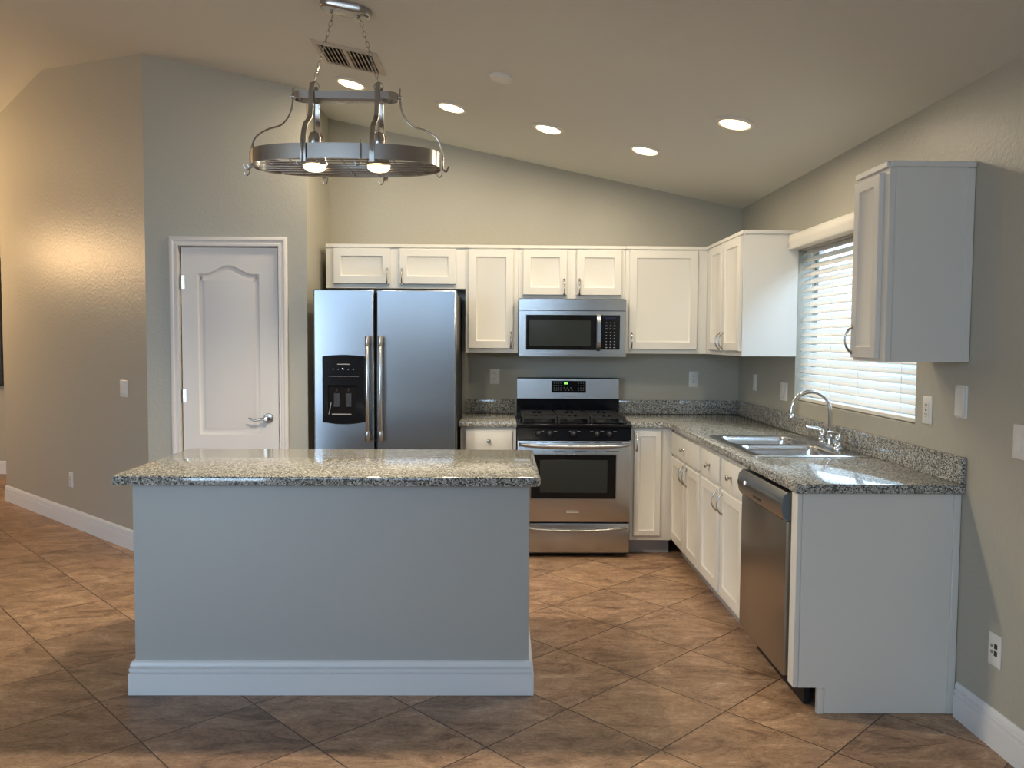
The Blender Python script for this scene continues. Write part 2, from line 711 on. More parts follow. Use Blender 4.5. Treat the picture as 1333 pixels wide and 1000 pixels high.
g_ = .0008
mb = MB()
base_run(mb, (XW - g_, 3.058), (XW - g_, -3.19), (-1, 0))
struct(mb.build('baseboard_right', 'trim'))
A, B = Vector((-2.34, 5.36)), Vector((-4.43, 7.237))
d = (B - A).normalized()
nn = Vector((-.668, -.744))
nn = Vector((d.y, -d.x))
if nn.y > 0:
    nn = -nn
mb = MB()
base_run(mb, A + nn * g_, B + nn * g_, nn, ma=.4, mb_=.4)
struct(mb.build('baseboard_angled', 'trim'))
mb = MB()
base_run(mb, (-4.45, 8.659), (-7.49, 8.659), (0, -1))
struct(mb.build('baseboard_far', 'trim'))
mb = MB()
base_run(mb, (-7.499, -3.19), (-7.499, 8.64), (1, 0))
struct(mb.build('baseboard_left', 'trim'))
mb = MB()
base_run(mb, (-2.34, 5.359), (-2.19, 5.359), (0, -1))
base_run(mb, (-1.42, 5.359), (-1.286, 5.359), (0, -1))
struct(mb.build('baseboard_pantry', 'trim'))


# ------------------------------------------------------------------ pantry door
def pantry_door():
    x0, x1, z1, y = -2.108, -1.476, 2.058, 5.364
    fr = MB()
    # casing profile: stepped board round the opening
    prof = [(0, 0), (.018, 0), (.018, .012), (.014, .016), (.014, .030), (.020, .036), (.020, .050), (.014, .058), (0, .058)]
    yi = 5.359

    def leg(path):
        # path of the inner edge with outward directions (mitred)
        R = []
        for (px, pz), (ox, oz) in path:
            R.append([(px + ox * w_, yi - t_, pz + oz * w_) for t_, w_ in prof])
        fr.rings(R)
    a, b, c = x0 - .012, x1 + .010, z1 + .010
    leg([((a, 0.001), (-1, 0)), ((a, c), (-1, 1)), ((b, c), (1, 1)), ((b, .001), (1, 0))])
    # jamb lining
    fr.box(a - .0035, a + .003, 5.361, 5.46, 0.001, c + .003)
    fr.box(b - .003, b - .001 + .003, 5.361, 5.46, 0.001, c + .003)
    fr.box(a + .003, b - .003, 5.361, 5.46, c - .003, c + .002)
    F_ = struct(fr.build('trim_1', 'door'))
    # leaf with arched upper panel and plain lower panel
    L = MB()
    T = .035

    def P(p, dy=0):
        return Vector((p[0], y + dy, p[1]))
    outer = [(x0, .012), (x1, .012), (x1, z1), (x0, z1)]
    px0, px1 = -2.002, -1.598
    N = 26
    arch = [(px0, .822), (px1, .822)]
    for i in range(N + 1):
        u = 1 - i / N
        x = px0 + (px1 - px0) * u
        tt = abs(u - .5) * 2
        h = 0 if tt > .80 else (cos(tt / .80 * pi) + 1) / 2
        arch.append((x, 1.886 + .056 * h))
    low = [(px0, .20), (px1, .20), (px1, .700), (px0, .700)]
    fill_with_holes(L, outer, [arch, low], P)
    L.rings([[P(p) for p in outer], [P(p, T) for p in outer]], cap0=False)
    for poly in (arch, low):
        rs = [(0, 0), (.008, .007), (.016, .010), (.028, .010), (.040, .005), (.046, .004)]
        L.rings([[P(p, dy) for p in (offset_poly(poly, i_) if i_ else poly)] for i_, dy in rs], cap0=False)
    D = struct(L.build('door_1', 'door'))
    # lever
    h = MB()
    cx, cz = -1.545, .932
    h.lathe([(.0, -.001), (.033, -.001), (.034, -.006), (.030, -.011), (.014, -.014), (.011, -.020), (.011, -.044), (.016, -.050), (.017, -.056), (.012, -.062), (0, -.063)][1:-1] + [(.002, -.0625)],
            (cx, y, cz), 'y')
    pts = [(cx - .005, y - .053, cz), (cx - .03, y - .055, cz + .001), (cx - .055, y - .056, cz - .006), (cx - .08, y - .056, cz - .008), (cx - .10, y - .055, cz + .0), (cx - .115, y - .054, cz + .006)]
    h.tube(pts, [.009, .0085, .008, .0075, .006, .004], n=10)
    h.build('door_handle', 'nickel', D)
    for z in (1.83, 1.08, .28):
        g = MB()
        g.tube([(x0 - .006, y - .006, z - .045), (x0 - .006, y - .006, z + .045)], .006, 8)
        g.box(x0 + .0005, x0 + .022, y - .002, y - .0005, z - .044, z + .044)
        g.build('hinge', 'nickel', D)


pantry_door()


# ------------------------------------------------------------------ cabinets
def door_mesh(mb, x0, x1, z0, z1, y, frame=.052, t=.019):
    def ring(i, dy):
        return [(x0 + i, y + dy, z0 + i), (x1 - i, y + dy, z0 + i), (x1 - i, y + dy, z1 - i), (x0 + i, y + dy, z1 - i)]
    mb.rings([ring(0, t), ring(0, .003), ring(.003, 0), ring(frame, 0), ring(frame + .003, .004), ring(frame + .011, .008), ring(frame + .012, .0085)])


def pull(parent, x, y, z, ln=.10):
    """bow handle standing vertical on the door face at y (facing -y)"""
    mb = MB()
    pts, rr = [], []
    N = 12
    for i in range(N + 1):
        t = i / N
        a = pi * t
        pts.append((x, y - .004 - .026 * sin(a) ** .8 if 0 < i < N else y + .0005, z - ln / 2 + ln * t))
        rr.append(.0032 + .0022 * abs(cos(a)))
    mb.tube(pts, rr, 8)
    for s_ in (-1, 1):
        mb.lathe([(.0075, .001), (.0075, -.003), (.0045, -.006)], (x, y, z + s_ * ln / 2), 'y', 12)
    return mb.build('handle', 'nickel', parent)


def knob(parent, x, y, z):
    mb = MB()
    mb.lathe([(.008, .001), (.008, -.003), (.005, -.008), (.006, -.014), (.013, -.019), (.015, -.024), (.012, -.029), (.004, -.031)], (x, y, z), 'y', 16)
    return mb.build('knob', 'nickel', parent)


def cabinet(name, label, loc, rotz, w, d, h, doors=(), drawers=(), toe=False, crown=False, mats='white', group=None, frame_x=None, side_strips=False):
    """local frame: x right along the face, y into the cabinet (face at y=0), z up"""
    C = thing(name, label, 'cabinet', loc, rotz, group)
    mb = MB()
    t = .016
    zb = .105 if toe else 0
    f = .019
    mb.box(0, t, f, d, zb, h)
    mb.box(w - t, w, f, d, zb, h)
    mb.box(t, w - t, f, d, zb, zb + t)
    mb.box(t, w - t, d - .006, d, zb + t, h)
    if not toe:
        mb.box(t, w - t, f, d - .006, h - t, h)
    # face frame
    zs = sorted(set([zb, h]))
    xl = min([a_[0] for a_ in list(doors) + list(drawers)]) + .018
    xr = max([a_[1] for a_ in list(doors) + list(drawers)]) - .018
    mb.box(0, xl, 0, f, zb, h)
    mb.box(xr, w, 0, f, zb, h)
    mb.box(xl, xr, 0, f, zb, zb + .05)
    mb.box(xl, xr, 0, f, h - .04, h)
    if drawers:
        mb.box(xl, xr, 0, f, .675, .72)
    if w > .6 and len(doors) > 1:
        m_ = (doors[0][1] + doors[1][0]) / 2
        hw_ = (doors[1][0] - doors[0][1]) / 2 + .018
        mb.box(m_ - hw_, m_ + hw_, .0005, f - .0005, zb + .05, .675 if drawers else h - .04)
    mb.build('body', mats, C)
    if crown:
        mb = MB()
        mb.box(-crown[0], w + crown[1], -.012, .002, h - .016, h + .006, .002, 1)
        if crown[1] > 0:
            mb.box(w - .0, w + .012, .002, d, h - .016, h + .006, .002, 1)
        if crown[0] > 0:
            mb.box(-.012, 0, .002, d, h - .016, h + .006, .002, 1)
        mb.build('top_trim', mats, C)
    if side_strips:
        for ya, yb_ in ((.0, .022), (d - .030, d)):
            mb = MB()
            mb.box(w + .0003, w + .0045, ya, yb_, zb + .001, h - .018, .001, 1)
            mb.build('side_strip', mats, C)
    if toe:
        mb = MB()
        mb.box(0.002, w - .002, .07, .085, 0.001, .104)
        mb.build('toe_kick', 'toe', C)
    for (x0, x1, z0, z1, hs) in doors:
        mb = MB()
        door_mesh(mb, x0, x1, z0, z1, -.020, frame=min(.052, (x1 - x0) * .2))
        D = mb.build('door', mats, C)
        if hs:
            pull(D, hs[0], -.020, hs[1], .105)
    for (x0, x1, z0, z1) in drawers:
        mb = MB()
        mb.box(x0, x1, -.020, -.001, z0, z1, .004, 2)
        D = mb.build('drawer', mats, C)
        knob(D, (x0 + x1) / 2, -.020, (z0 + z1) / 2)
    return C


YF = 5.73        # face of the upper cabinets on the back wall
ZB, ZT = 1.373, 2.124
DU = YW - YF - .002
g = .0015


def upper(label, x0, x1, z0, doors, crown=(0, 0), grp=None):
    ds = [(a - x0, b - x0, c - z0, e_ - z0, (hx - x0, hz - z0) if hx is not None else None) for a, b, c, e_, hx, hz in doors]
    return cabinet('wall_cabinet', label, (x0, YF, z0), 0, x1 - x0 - g, DU, ZT - z0, doors=ds, crown=crown)


upper('wide shallow white wall cabinet with two doors above the refrigerator', -1.237, -.254, 1.822,
      [(-1.183, -.786, 1.852, 2.099, -.806, 1.905), (-.719, -.324, 1.852, 2.099, -.702, 1.905)])
upper('narrow white single-door wall cabinet between refrigerator and microwave', -.254, .119, ZB,
      [(-.232, .083, 1.403, 2.099, .066, 1.465)])
upper('short white two-door wall cabinet directly above the microwave', .119, .876, 1.758,
      [(.150, .461, 1.782, 2.099, .441, 1.838), (.529, .847, 1.782, 2.099, .548, 1.838)])
upper('wide white single-door wall cabinet right of the microwave', .876, 1.458, ZB,
      [(.902, 1.387, 1.403, 2.099, .922, 1.465)])
# right-hand run (faces -x): local x = -world y, local y = +world x
XF = 1.457
DR = XW - XF - .002
cabinet('wall_cabinet', 'white corner wall cabinet with two narrow doors left of the window',
        (XF, YF - .004, ZB), -pi / 2, (YF - .004) - 4.87, DR, ZT - ZB,
        doors=[(5.726 - 5.60, 5.726 - 5.285, .03, .726, (5.726 - 5.305, .092)), (5.726 - 5.245, 5.726 - 4.885, .03, .726, (5.726 - 5.225, .092))],
        crown=(0, .0012))
cabinet('wall_cabinet', 'narrow white wall cabinet hanging right of the window, side panel facing the room',
        (1.463, 3.335, 1.384), -pi / 2, .272, XW - 1.463 - .002, .752,
        doors=[(.012, .232, .012, .722, (.028, .085))], crown=(.0, .0012), side_strips=True)

# base cabinets
YB = 5.43
cabinet('base_cabinet', 'small white base cabinet with one drawer between refrigerator and range',
        (-.272, YB, 0), 0, .375, YW - YB - .002, .872, doors=[(.035, .345, .135, .69, (.325, .62))], drawers=[(.033, .348, .715, .852)], toe=True)
cabinet('base_cabinet', 'slim white base cabinet with one tall door right of the range',
        (.880, YB, 0), 0, .285, YW - YB - .002, .872, doors=[(.022, .205, .138, .855, (.040, .775))], toe=True)
XB = 1.171
DB = XW - XB - .002


def runcab(label, ya, yb, doors, drawers):
    cabinet('base_cabinet', label, (XB, ya, 0), -pi / 2, ya - yb - g, DB, .872,
            doors=[(ya - a, ya - b, .132, .688, (ya - hy, .615)) for a, b, hy in doors],
            drawers=[(ya - a, ya - b, .706, .852) for a, b in drawers], toe=True)


runcab('white corner base cabinet with one wide drawer over two doors', 5.425, 4.617,
       [(5.395, 5.01, 5.04), (4.965, 4.635, 4.94)], [(5.395, 4.64)])
runcab('white sink base cabinet with two drawer fronts over two doors beside the dishwasher', 4.615, 3.772,
       [(4.595, 4.205, 4.235), (4.165, 3.79, 4.135)], [(4.595, 4.205), (4.165, 3.79)])

# end panel of the right-hand run
E = thing('end_panel', 'white painted end panel closing the counter run next to the dishwasher', 'panel', (XB, 3.08, 0))
mb = MB()
mb.prism([(0, .105), (0, .873), (XW - XB - .03, .873), (XW - XB - .03, .001), (.075, .001), (.075, .105)], 'y', 0, .016)
mb.box(0, .02, .016, .062, .105, .873)
mb.build('panel_board', 'white', E)
mb = MB()
mb.box(-.021, -.0005, 0, .06, .105, .872, .002, 1)
mb.build('face_strip', 'white', E)
mb = MB()
mb.box(XW - XB - .029, XW - XB - .002, -.006, .016, .001, .873, .002, 1)
mb.build('scribe_strip', 'white', E)
mb = MB()
mb.box(.076, .100, -.007, -.0005, .001, .104, .002, 1)
mb.build('toe_block', 'white', E)


# ------------------------------------------------------------------ worktops
def slab(mb, poly, z0, z1, holes=()):
    rs = [(.010, z0), (.002, z0 + .003), (0, z0 + .010), (0, z1 - .010), (.0025, z1 - .003), (.009, z1)]
    R = [[(x, y, z) for x, y in (offset_poly(poly, i) if i else poly)] for i, z in rs]
    mb.rings(R, cap0=False, cap1=False, smooth=True)
    for i, z in ((.010, z0), (.009, z1)):
        fill_with_holes(mb, offset_poly(poly, i), [list(h_) for h_ in holes], lambda p, z=z: Vector((p[0], p[1], z)))
    for h_ in holes:
        mb.rings([[(x, y, z0) for x, y in h_], [(x, y, z1) for x, y in h_]], cap0=False, cap1=False)
    bmesh.ops.remove_doubles(mb.bm, verts=mb.bm.verts[:], dist=1e-5)


YC = 5.40
ZS0, ZS1 = .875, .915
W = thing('countertop', 'speckled grey granite L-shaped countertop holding the sink', 'countertop', (1.2, 5.4, ZS0))
mb = MB((1.2, 5.4, ZS0))
L_ = [(.876, YW - .002), (.876, YC), (1.105, YC), (1.135, YC - .03), (1.135, 3.052), (XW - .002, 3.052), (XW - .002, YW - .002)]
L_ = L_  # counter-clockwise as seen from above
SX0, SX1, SY0, SY1 = 1.19, 1.762, 3.765, 4.605
hole = rrect(SX0 + .02, SX1 - .02, SY0 + .02, SY1 - .02, .03)
slab(mb, L_, ZS0, ZS1, [hole])
mb.build('worktop', 'granite', W)
mb = MB((1.2, 5.4, ZS0))
mb.box(.884, XW - .003, YW - .022, YW - .002, ZS1 + .0005, 1.020, .003, 2)
mb.build('backsplash', 'granite', W)
mb = MB((1.2, 5.4, ZS0))
mb.box(XW - .022, XW - .002, 3.052, YW - .023, ZS1 + .0005, 1.020, .003, 2)
mb.build('backsplash', 'granite', W)
W = thing('countertop', 'short speckled granite countertop between refrigerator and range', 'countertop', (-.09, 5.4, ZS0))
mb = MB((-.09, 5.4, ZS0))
slab(mb, [(-.283, YC), (.106, YC), (.106, YW - .002), (-.283, YW - .002)], ZS0, ZS1)
mb.build('worktop', 'granite', W)
mb = MB((-.09, 5.4, ZS0))
mb.box(-.262, .106, YW - .022, YW - .002, ZS1 + .0005, 1.020, .003, 2)
mb.build('backsplash', 'granite', W)

# ------------------------------------------------------------------ island
I = thing('kitchen_island', 'grey painted kitchen island body with white baseboard in the foreground', 'island', (-.69, 3.6, 0))
mb = MB((-.69, 3.6, 0))
ix0, ix1, iy0, iy1 = -1.493, .119, 3.262, 3.94
mb.box(ix0, ix1, iy0, iy1, 0.001, .874, .004, 2)
mb.build('body', 'island', I)
mb = MB((-.69, 3.6, 0))
q = g_
for A_, B_, n_, a_, b_ in (((ix0, iy0 - q), (ix1, iy0 - q), (0, -1), 1, 1), ((ix1 + q, iy0), (ix1 + q, iy1), (1, 0), 1, 0), ((ix0 - q, iy1), (ix0 - q, iy0), (-1, 0), 0, 1)):
    base_run(mb, A_, B_, n_, [(p[0] * 1.3, p[1] + .001) for p in BBP], a_, b_)
mb.build('baseboard', 'trim', I)
mb = MB((-.69, 3.6, 0))
ip = [(-1.543, 3.175), (.160, 3.175), (.160, 3.995), (-1.543, 3.995)]
c_ = .028
ipc = []
for k, (px, py) in enumerate(ip):
    p0, p1 = ip[k - 1], ip[(k + 1) % 4]
    for a in (0, 1, 2):
        t = a / 2
        v0 = Vector((px, py)) + (Vector(p0) - Vector((px, py))).normalized() * c_
        v1 = Vector((px, py)) + (Vector(p1) - Vector((px, py))).normalized() * c_
        mid = (v0 + v1) / 2 * .5 + Vector((px, py)) * .5
        q_ = [v0, mid, v1][a]
        ipc.append((q_.x, q_.y))
slab(mb, ipc, ZS0, ZS1)
WI = mb.build('countertop', 'granite', None, (-.69, 3.6, 0))
tag(WI, 'glossy speckled granite countertop on top of the kitchen island', 'countertop')


# ------------------------------------------------------------------ sink and faucet
def sink():
    o_ = (1.476, 4.185, ZS1)
    K = thing('kitchen_sink', 'stainless steel double-bowl drop-in sink in the counter under the window', 'sink', o_)
    mb = MB(o_)
    outer = rrect(SX0, SX1, SY0, SY1, .03)
    b1 = rrect(1.235, 1.635, 4.215, 4.56, .05)
    b2 = rrect(1.235, 1.635, 3.81, 4.155, .05)
    zt = ZS1 + .006
    outer_in = offset_poly(outer, .008)
    mb.rings([[(x, y, ZS1 + .0006) for x, y in outer], [(x, y, ZS1 + .003) for x, y in outer], [(x, y, zt) for x, y in outer_in]], False, False, True)
    fill_with_holes(mb, outer_in, [b1, b2], lambda p: Vector((p[0], p[1], zt)))
    bmesh.ops.remove_doubles(mb.bm, verts=mb.bm.verts[:], dist=1e-5)
    mb.build('rim', 'sink', K)
    for b in (b1, b2):
        mb = MB(o_)
        rs = [(0, zt - .0003), (.006, zt - .006), (.010, zt - .03), (.018, zt - .14), (.035, zt - .165), (.07, zt - .172)]
        # offset a rounded rectangle by rebuilding it
        xs = [p[0] for p in b]
        ys = [p[1] for p in b]
        R = []
        for i, z in rs:
            R.append([(x, y, z) for x, y in rrect(min(xs) + i, max(xs) - i, min(ys) + i, max(ys) - i, max(.02, .05 - i * .3))])
        mb.rings(R, False, True, True)
        bo = mb.build('bowl', 'sink', K)
        mb = MB(o_)
        cx, cy = (min(xs) + max(xs)) / 2, (min(ys) + max(ys)) / 2
        mb.lathe([(.042, zt - .1718), (.042, zt - .168), (.034, zt - .168), (.03, zt - .171), (.005, zt - .171)], (cx, cy, 0), 'z', 20)
        mb.build('drain', 'chrome', bo)

    fo = (1.690, 4.10, ZS1 + .0065)
    Fc = thing('faucet', 'chrome gooseneck faucet with two handles behind the sink', 'faucet', fo)
    mb = MB()
    mb.rings([[(x, y, z) for x, y in rrect(-.028 + i, .028 - i, -.13 + i, .13 - i, .025 - i * .5)] for i, z in ((0, 0), (0, .008), (.004, .014), (.012, .018))], True, True, True)
    mb.lathe([(.024, .016), (.024, .03), (.019, .05), (.021, .056), (.016, .066), (.012, .08)], (0, 0, 0), 'z', 20)
    mb.build('base', 'chrome', Fc)
    mb = MB()
    pts = [(0, 0, .06), (0, 0, .10), (-.001, 0, .145)]
    R0 = .100
    for i in range(0, 15):
        a = pi * i / 14 * 1.0
        pts.append((-.002 - R0 + R0 * cos(a), 0, .185 + R0 * 1.0 * sin(a)))
    mb.tube(pts, .0105, 14)
    sp = mb.build('spout', 'chrome', Fc)
    mb = MB()
    mb.lathe([(.013, .0), (.013, -.012), (.010, -.015), (.014, -.024), (.014, -.034), (.010, -.036)], (-.002 - 2 * R0, 0, .186), 'z', 16)
    mb.build('aerator', 'chrome', sp)
    for s_, lab in ((1, 0), (-1, 0)):
        mb = MB()
        c = (0, s_ * .10, 0)
        mb.lathe([(.024, .016), (.024, .026), (.017, .036), (.020, .048), (.021, .060), (.014, .072), (.010, .078)], c, 'z', 18)
        mb.tube([(0, s_ * .10, .074), (-.02, s_ * .112, .084), (-.055, s_ * .13, .09), (-.07, s_ * .137, .09)], [.009, .009, .008, .006], 10)
        mb.build('handle', 'chrome', Fc)


sink()


# ------------------------------------------------------------------ refrigerator
def fridge():
    x0, x1, yd, yb = -1.190, -.286, 5.12, 5.99
    lo = (-.738, 5.5, 0)
    R = thing('refrigerator', 'stainless side-by-side refrigerator with black ice and water dispenser', 'refrigerator', lo)
    mb = MB(lo)
    mb.box(x0 + .004, x1 - .004, yd + .075, yb, .012, 1.762, .004, 1)
    mb.box(x0 + .02, x1 - .02, yd + .05, yd + .09, .002, .09)
    mb.build('body', 'blackm', R)

    def dr(a, b, hx, nm):
        mb = MB(lo)
        N = 10
        pts = [(b, yd + .07), (a, yd + .07)]
        front = []
        full = nm
        for i in range(N + 1):
            t = i / N
            x = a + (b - a) * t
            # whole front is gently bowed across both doors, with rounded outer edges
            u = (x - (x0 + x1) / 2) / ((x1 - x0) / 2)
            y = yd + .005 * u * u
            if t == 0 or t == 1:
                y += .006
            front.append((x, y))
        # extra points near the ends for the rounded edge
        fine = []
        for k_, (x, y) in enumerate(front):
            if k_ == 0:
                fine += [(x, y + .012), (x + .003, y + .001), (x + .010, y - .006)]
            elif k_ == N:
                fine += [(x - .010, y - .006), (x - .003, y + .001), (x, y + .012)]
            else:
                fine.append((x, y))
        poly = [(b, yd + .07), (a, yd + .07)] + fine
        top, bot = 1.773, .10
        mb.rings([[(x, y, bot) for x, y in poly], [(x, y, top - .006) for x, y in poly], [(x, min(y + .006, yd + .07), top) for x, y in poly]], smooth=True)
        D = mb.build('door', 'steel_v', R)
        h = MB(lo)
        hz0, hz1 = .820, 1.478
        yb_ = yd - .048
        h.tube([(hx, yd + .002, hz0 + .02), (hx, yd - .03, hz0 + .012), (hx, yb_, hz0 + .05), (hx, yb_ - .006, (hz0 + hz1) / 2), (hx, yb_, hz1 - .05), (hx, yd - .03, hz1 - .012), (hx, yd + .002, hz1 - .02)], .0125, 14)
        H = h.build('handle', 'sink', D)
        for z in (hz0 + .03, hz1 - .03):
            h = MB(lo)
            h.lathe([(.0135, -.035), (.0155, -.03), (.0155, .03), (.0135, .035)], (hx, yb_ + .002, z), 'z', 16)
            h.build('handle_cap', 'nickel', H)
        return D
    D1 = dr(x0, -.803, -.840, 'l')
    D2 = dr(-.793, x1, -.758, 'r')
    # dispenser in the left door
    mb = MB(lo)
    a, b, z0, z1 = -1.130, -.862, .935, 1.352
    yf = yd - .012
    N = 8

    def arcpts(dx, dz, y):
        pts = []
        for i in range(N + 1):
            t = i / N
            pts.append((a + dx + (b - a - 2 * dx) * t, y, z0 + dz - .014 * sin(pi * t)))
        for i in range(N + 1):
            t = 1 - i / N
            pts.append((a + dx + (b - a - 2 * dx) * t, y, z1 - dz + .010 * sin(pi * t)))
        return pts
    mb.rings([arcpts(0, 0, yd + .012), arcpts(0, 0, yf), arcpts(.006, .006, yf - .004)], True, False)
    # bezel front with the recess opening
    c0, c1, cz0, cz1 = a + .035, b - .055, z0 + .045, z0 + .235
    fr_ = [(p[0], p[2]) for p in arcpts(.006, .006, 0)]
    hole_ = [(c0, cz0), (c1, cz0), (c1, cz1), (c0, cz1)]
    fill_with_holes(mb, fr_, [hole_], lambda p: Vector((p[0], yf - .004, p[1])))
    DP = mb.build('dispenser', 'black', D1)
    mb = MB(lo)
    mb.rings([[(p[0], yf - .004, p[1]) for p in hole_], [(p[0], yf + .010, p[1]) for p in hole_]], False, True)
    mb.build('recess', 'recess', DP)
    mb = MB(lo)
    mb.box(-1.035, -.955, yf - .0055, yf - .0042, 1.300, 1.305)
    mb.build('maker_mark', 'legend', DP)
    mb = MB(lo)
    for k in range(5):
        mb = MB(lo)
        mb.box(-1.065 + k * .032, -1.058 + k * .032, yf - .0055, yf - .0042, 1.268, 1.273)
        mb.build('printed_button', 'legend', DP)
    mb = MB(lo)
    mb.box(-1.09, -.90, yf - .0055, yf - .0042, 1.225, 1.2265)
    mb.build('divider_line', 'legend', DP)
    mb = MB(lo)
    mb.box(-1.004, -.998, yf - .0058, yf - .0042, 1.272, 1.278)
    mb.build('indicator', 'led', DP)
    for px in (-1.04, -.965):
        mb = MB(lo)
        mb.box(px - .02, px + .02, yf - .001, yf + .009, 1.03, 1.12, .003, 1)
        mb.lathe([(.008, 0), (.008, .02)], (px, yf + .001, 1.13), 'z', 10)
        mb.build('paddle', 'blackm', DP)
    mb = MB(lo)
    mb.tube([(-1.075, yf - .002, 1.06), (-1.082, yf - .004, 1.02), (-1.09, yf - .003, .985)], .0025, 6)
    mb.box(-1.07, -.95, yf - .003, yf + .008, .982, .988)
    mb.build('drip_tray', 'legend', DP)


fridge()


# ------------------------------------------------------------------ range
def gas_range():
    x0, x1, yf, yb = .112, .868, 5.36, 6.02
    lo = (.49, 5.7, 0)
    xm = (x0 + x1) / 2
    R = thing('gas_range', 'freestanding stainless gas range with black cooktop and oven door', 'range', lo)
    mb = MB(lo)
    mb.box(x0 + .003, x1 - .003, yf + .03, yb, .02, .885)
    for x in (x0 + .04, x1 - .08):
        for y in (yf + .08, yb - .1):
            mb.box(x, x + .04, y, y + .04, 0.001, .03)
    mb.build('body', 'blackm', R)
    # storage drawer
    mb = MB(lo)
    mb.box(x0, x1, yf, yf + .028, .035, .233, .004, 2)
    D = mb.build('drawer', 'steel', R)
    mb = MB(lo)
    n = 14
    mb.tube([(x0 + .02 + (x1 - x0 - .04) * i / n, yf - .002 - .022 * min(1, 3.2 * sin(pi * i / n)), .205 - .020 * sin(pi * i / n)) for i in range(n + 1)], .009, 12)
    mb.build('handle', 'steel', D)
    # oven door
    mb = MB(lo)
    mb.box(x0, x1, yf - .012, yf + .028, .246, .792, .004, 2)
    D = mb.build('oven_door', 'steel', R)
    mb = MB(lo)
    mb.tube([(x0 + .012 + (x1 - x0 - .024) * i / n, yf - .014 - .048 * min(1, 3.5 * sin(pi * i / n)), .768 - .010 * sin(pi * i / n)) for i in range(n + 1)], .0125, 14)
    mb.build('handle', 'steel', D)
    mb = MB(lo)
    for a_, b_ in ((.03, .13), (.15, .20), (.22, .34), (.36, .48), (.50, .55), (.57, .70)):
        for xa, xb, za, zb_ in ((x0 + a_ + .01, x0 + b_, .780, .784), (x0 + a_ + .02, x0 + b_ - .02, .722, .725)):
            mb = MB(lo)
            mb.box(xa, xb, yf - .0135, yf - .0118, za, zb_)
            mb.build('vent_slot', 'slot', D)
    mb = MB(lo)
    mb.box(x0 + .085, x1 - .091, yf - .0155, yf - .0118, .398, .704, .001, 1)
    mb.build('window_surround', 'steel', D)
    mb = MB(lo)
    mb.box(x0 + .091, x1 - .097, yf - .0175, yf - .0150, .404, .698, .001, 1)
    G = mb.build('window_glass', 'glassb', D)
    mb = MB(lo)
    mb.box(x0 + .150, x1 - .155, yf - .0186, yf - .0172, .445, .665, .0005, 1)
    mb.build('viewing_area', 'glassg', G)
    mb = MB(lo)
    mb.box(xm - .052, xm + .040, yf - .014, yf - .0118, .307, .325, .001, 1)
    mb.build('badge_plate', 'nickel', D)
    mb = MB(lo)
    mb.box(xm - .048, xm + .036, yf - .0150, yf - .0140, .3175, .3215)
    mb.box(xm - .048, xm + .036, yf - .0150, yf - .0140, .3095, .3125)
    mb.build('badge_lettering', 'plate', D)
    # knob panel
    mb = MB(lo)
    mb.prism([(yf - .018, .800), (yf + .03, .800), (yf + .03, .884), (yf - .002, .884)], 'x', x0 - .003, x1 + .003)
    P = mb.build('control_panel', 'black', R)
    nv = Vector((0, -.982, .187))
    for k, kx in enumerate((.253, .327, .484, .640, .722)):
        mb = MB(lo)
        mb.lathe([(.021, .0), (.021, -.006), (.018, -.010), (.016, -.028), (.012, -.031)], (kx, yf - .010, .842), 'y', 20)
        mb.box(kx - .004, kx + .004, yf - .046, yf - .036, .826, .858, .002, 1)
        K = mb.build('knob', 'blackm', P)
        mb = MB(lo)
        mb.box(kx - .0015, kx + .0015, yf - .0475, yf - .0460, .845, .857)
        mb.build('knob_pointer', 'legend', K)
    mb = MB(lo)
    for lx in (.265, .352, .455, .508, .595, .665, .750):
        mb = MB(lo)
        mb.box(lx, lx + .022, yf - .0125, yf - .0105, .855, .858)
        mb.build('printed_mark', 'legend', P)
    # cooktop
    mb = MB(lo)
    mb.box(x0 - .004, x1 + .004, yf - .030, yb, .885, .905, .007, 3)
    mb.box(x0 + .02, x1 - .02, yf + .03, yb - .09, .905, .911, .003, 1)
    T = mb.build('cooktop', 'black', R)
    for cx, cy, rr in ((x0 + .17, yf + .14, .042), (x0 + .17, yf + .40, .034), (x1 - .17, yf + .14, .042), (x1 - .17, yf + .40, .034), (xm, yf + .27, .030)):
        mb = MB(lo)
        mb.lathe([(rr + .012, .9112), (rr + .010, .918), (rr, .921), (rr, .927), (rr - .008, .931), (.004, .931)], (cx, cy, 0), 'z', 24)
        mb.build('burner', 'iron', T)
    for a_, b_ in ((x0 + .03, xm - .115), (xm - .105, xm + .105), (xm + .115, x1 - .03)):
        mb = MB(lo)
        ya, yb2 = yf + .03, yb - .105
        t = .012
        z0, z1 = .935, .950
        for p in ((a_, a_ + t, ya, yb2), (b_ - t, b_, ya, yb2), (a_ + t, b_ - t, ya, ya + t), (a_ + t, b_ - t, yb2 - t, yb2)):
            mb.box(*p, z0, z1)
        cx = (a_ + b_) / 2
        for cy in (ya + .11, yb2 - .11):
            mb.box(a_ + t, cx - .03, cy - .005, cy + .005, z0, z1)
            mb.box(cx + .03, b_ - t, cy - .005, cy + .005, z0, z1)
            mb.box(cx - .005, cx + .005, cy + .03, cy + .09, z0, z1)
            mb.box(cx - .005, cx + .005, cy - .095, cy - .03, z0, z1)
        mb.box(a_ + t, b_ - t, (ya + yb2) / 2 - .006, (ya + yb2) / 2 + .006, z0, z1)
        for px in (a_, b_ - t):
            for py in (ya, yb2 - t):
                mb.box(px, px + t, py, py + t, .906, z0)
        mb.build('grate', 'iron', T)
    # backguard
    mb = MB(lo)
    mb.box(x0 + .004, x1 + .004, yb - .085, yb, .905, 1.040)
    mb.box(x0 + .004, x1 + .004, yb - .058, yb, 1.040, 1.186, .004, 1)
    BG = mb.build('backguard', 'black', R)
    mb = MB(lo)
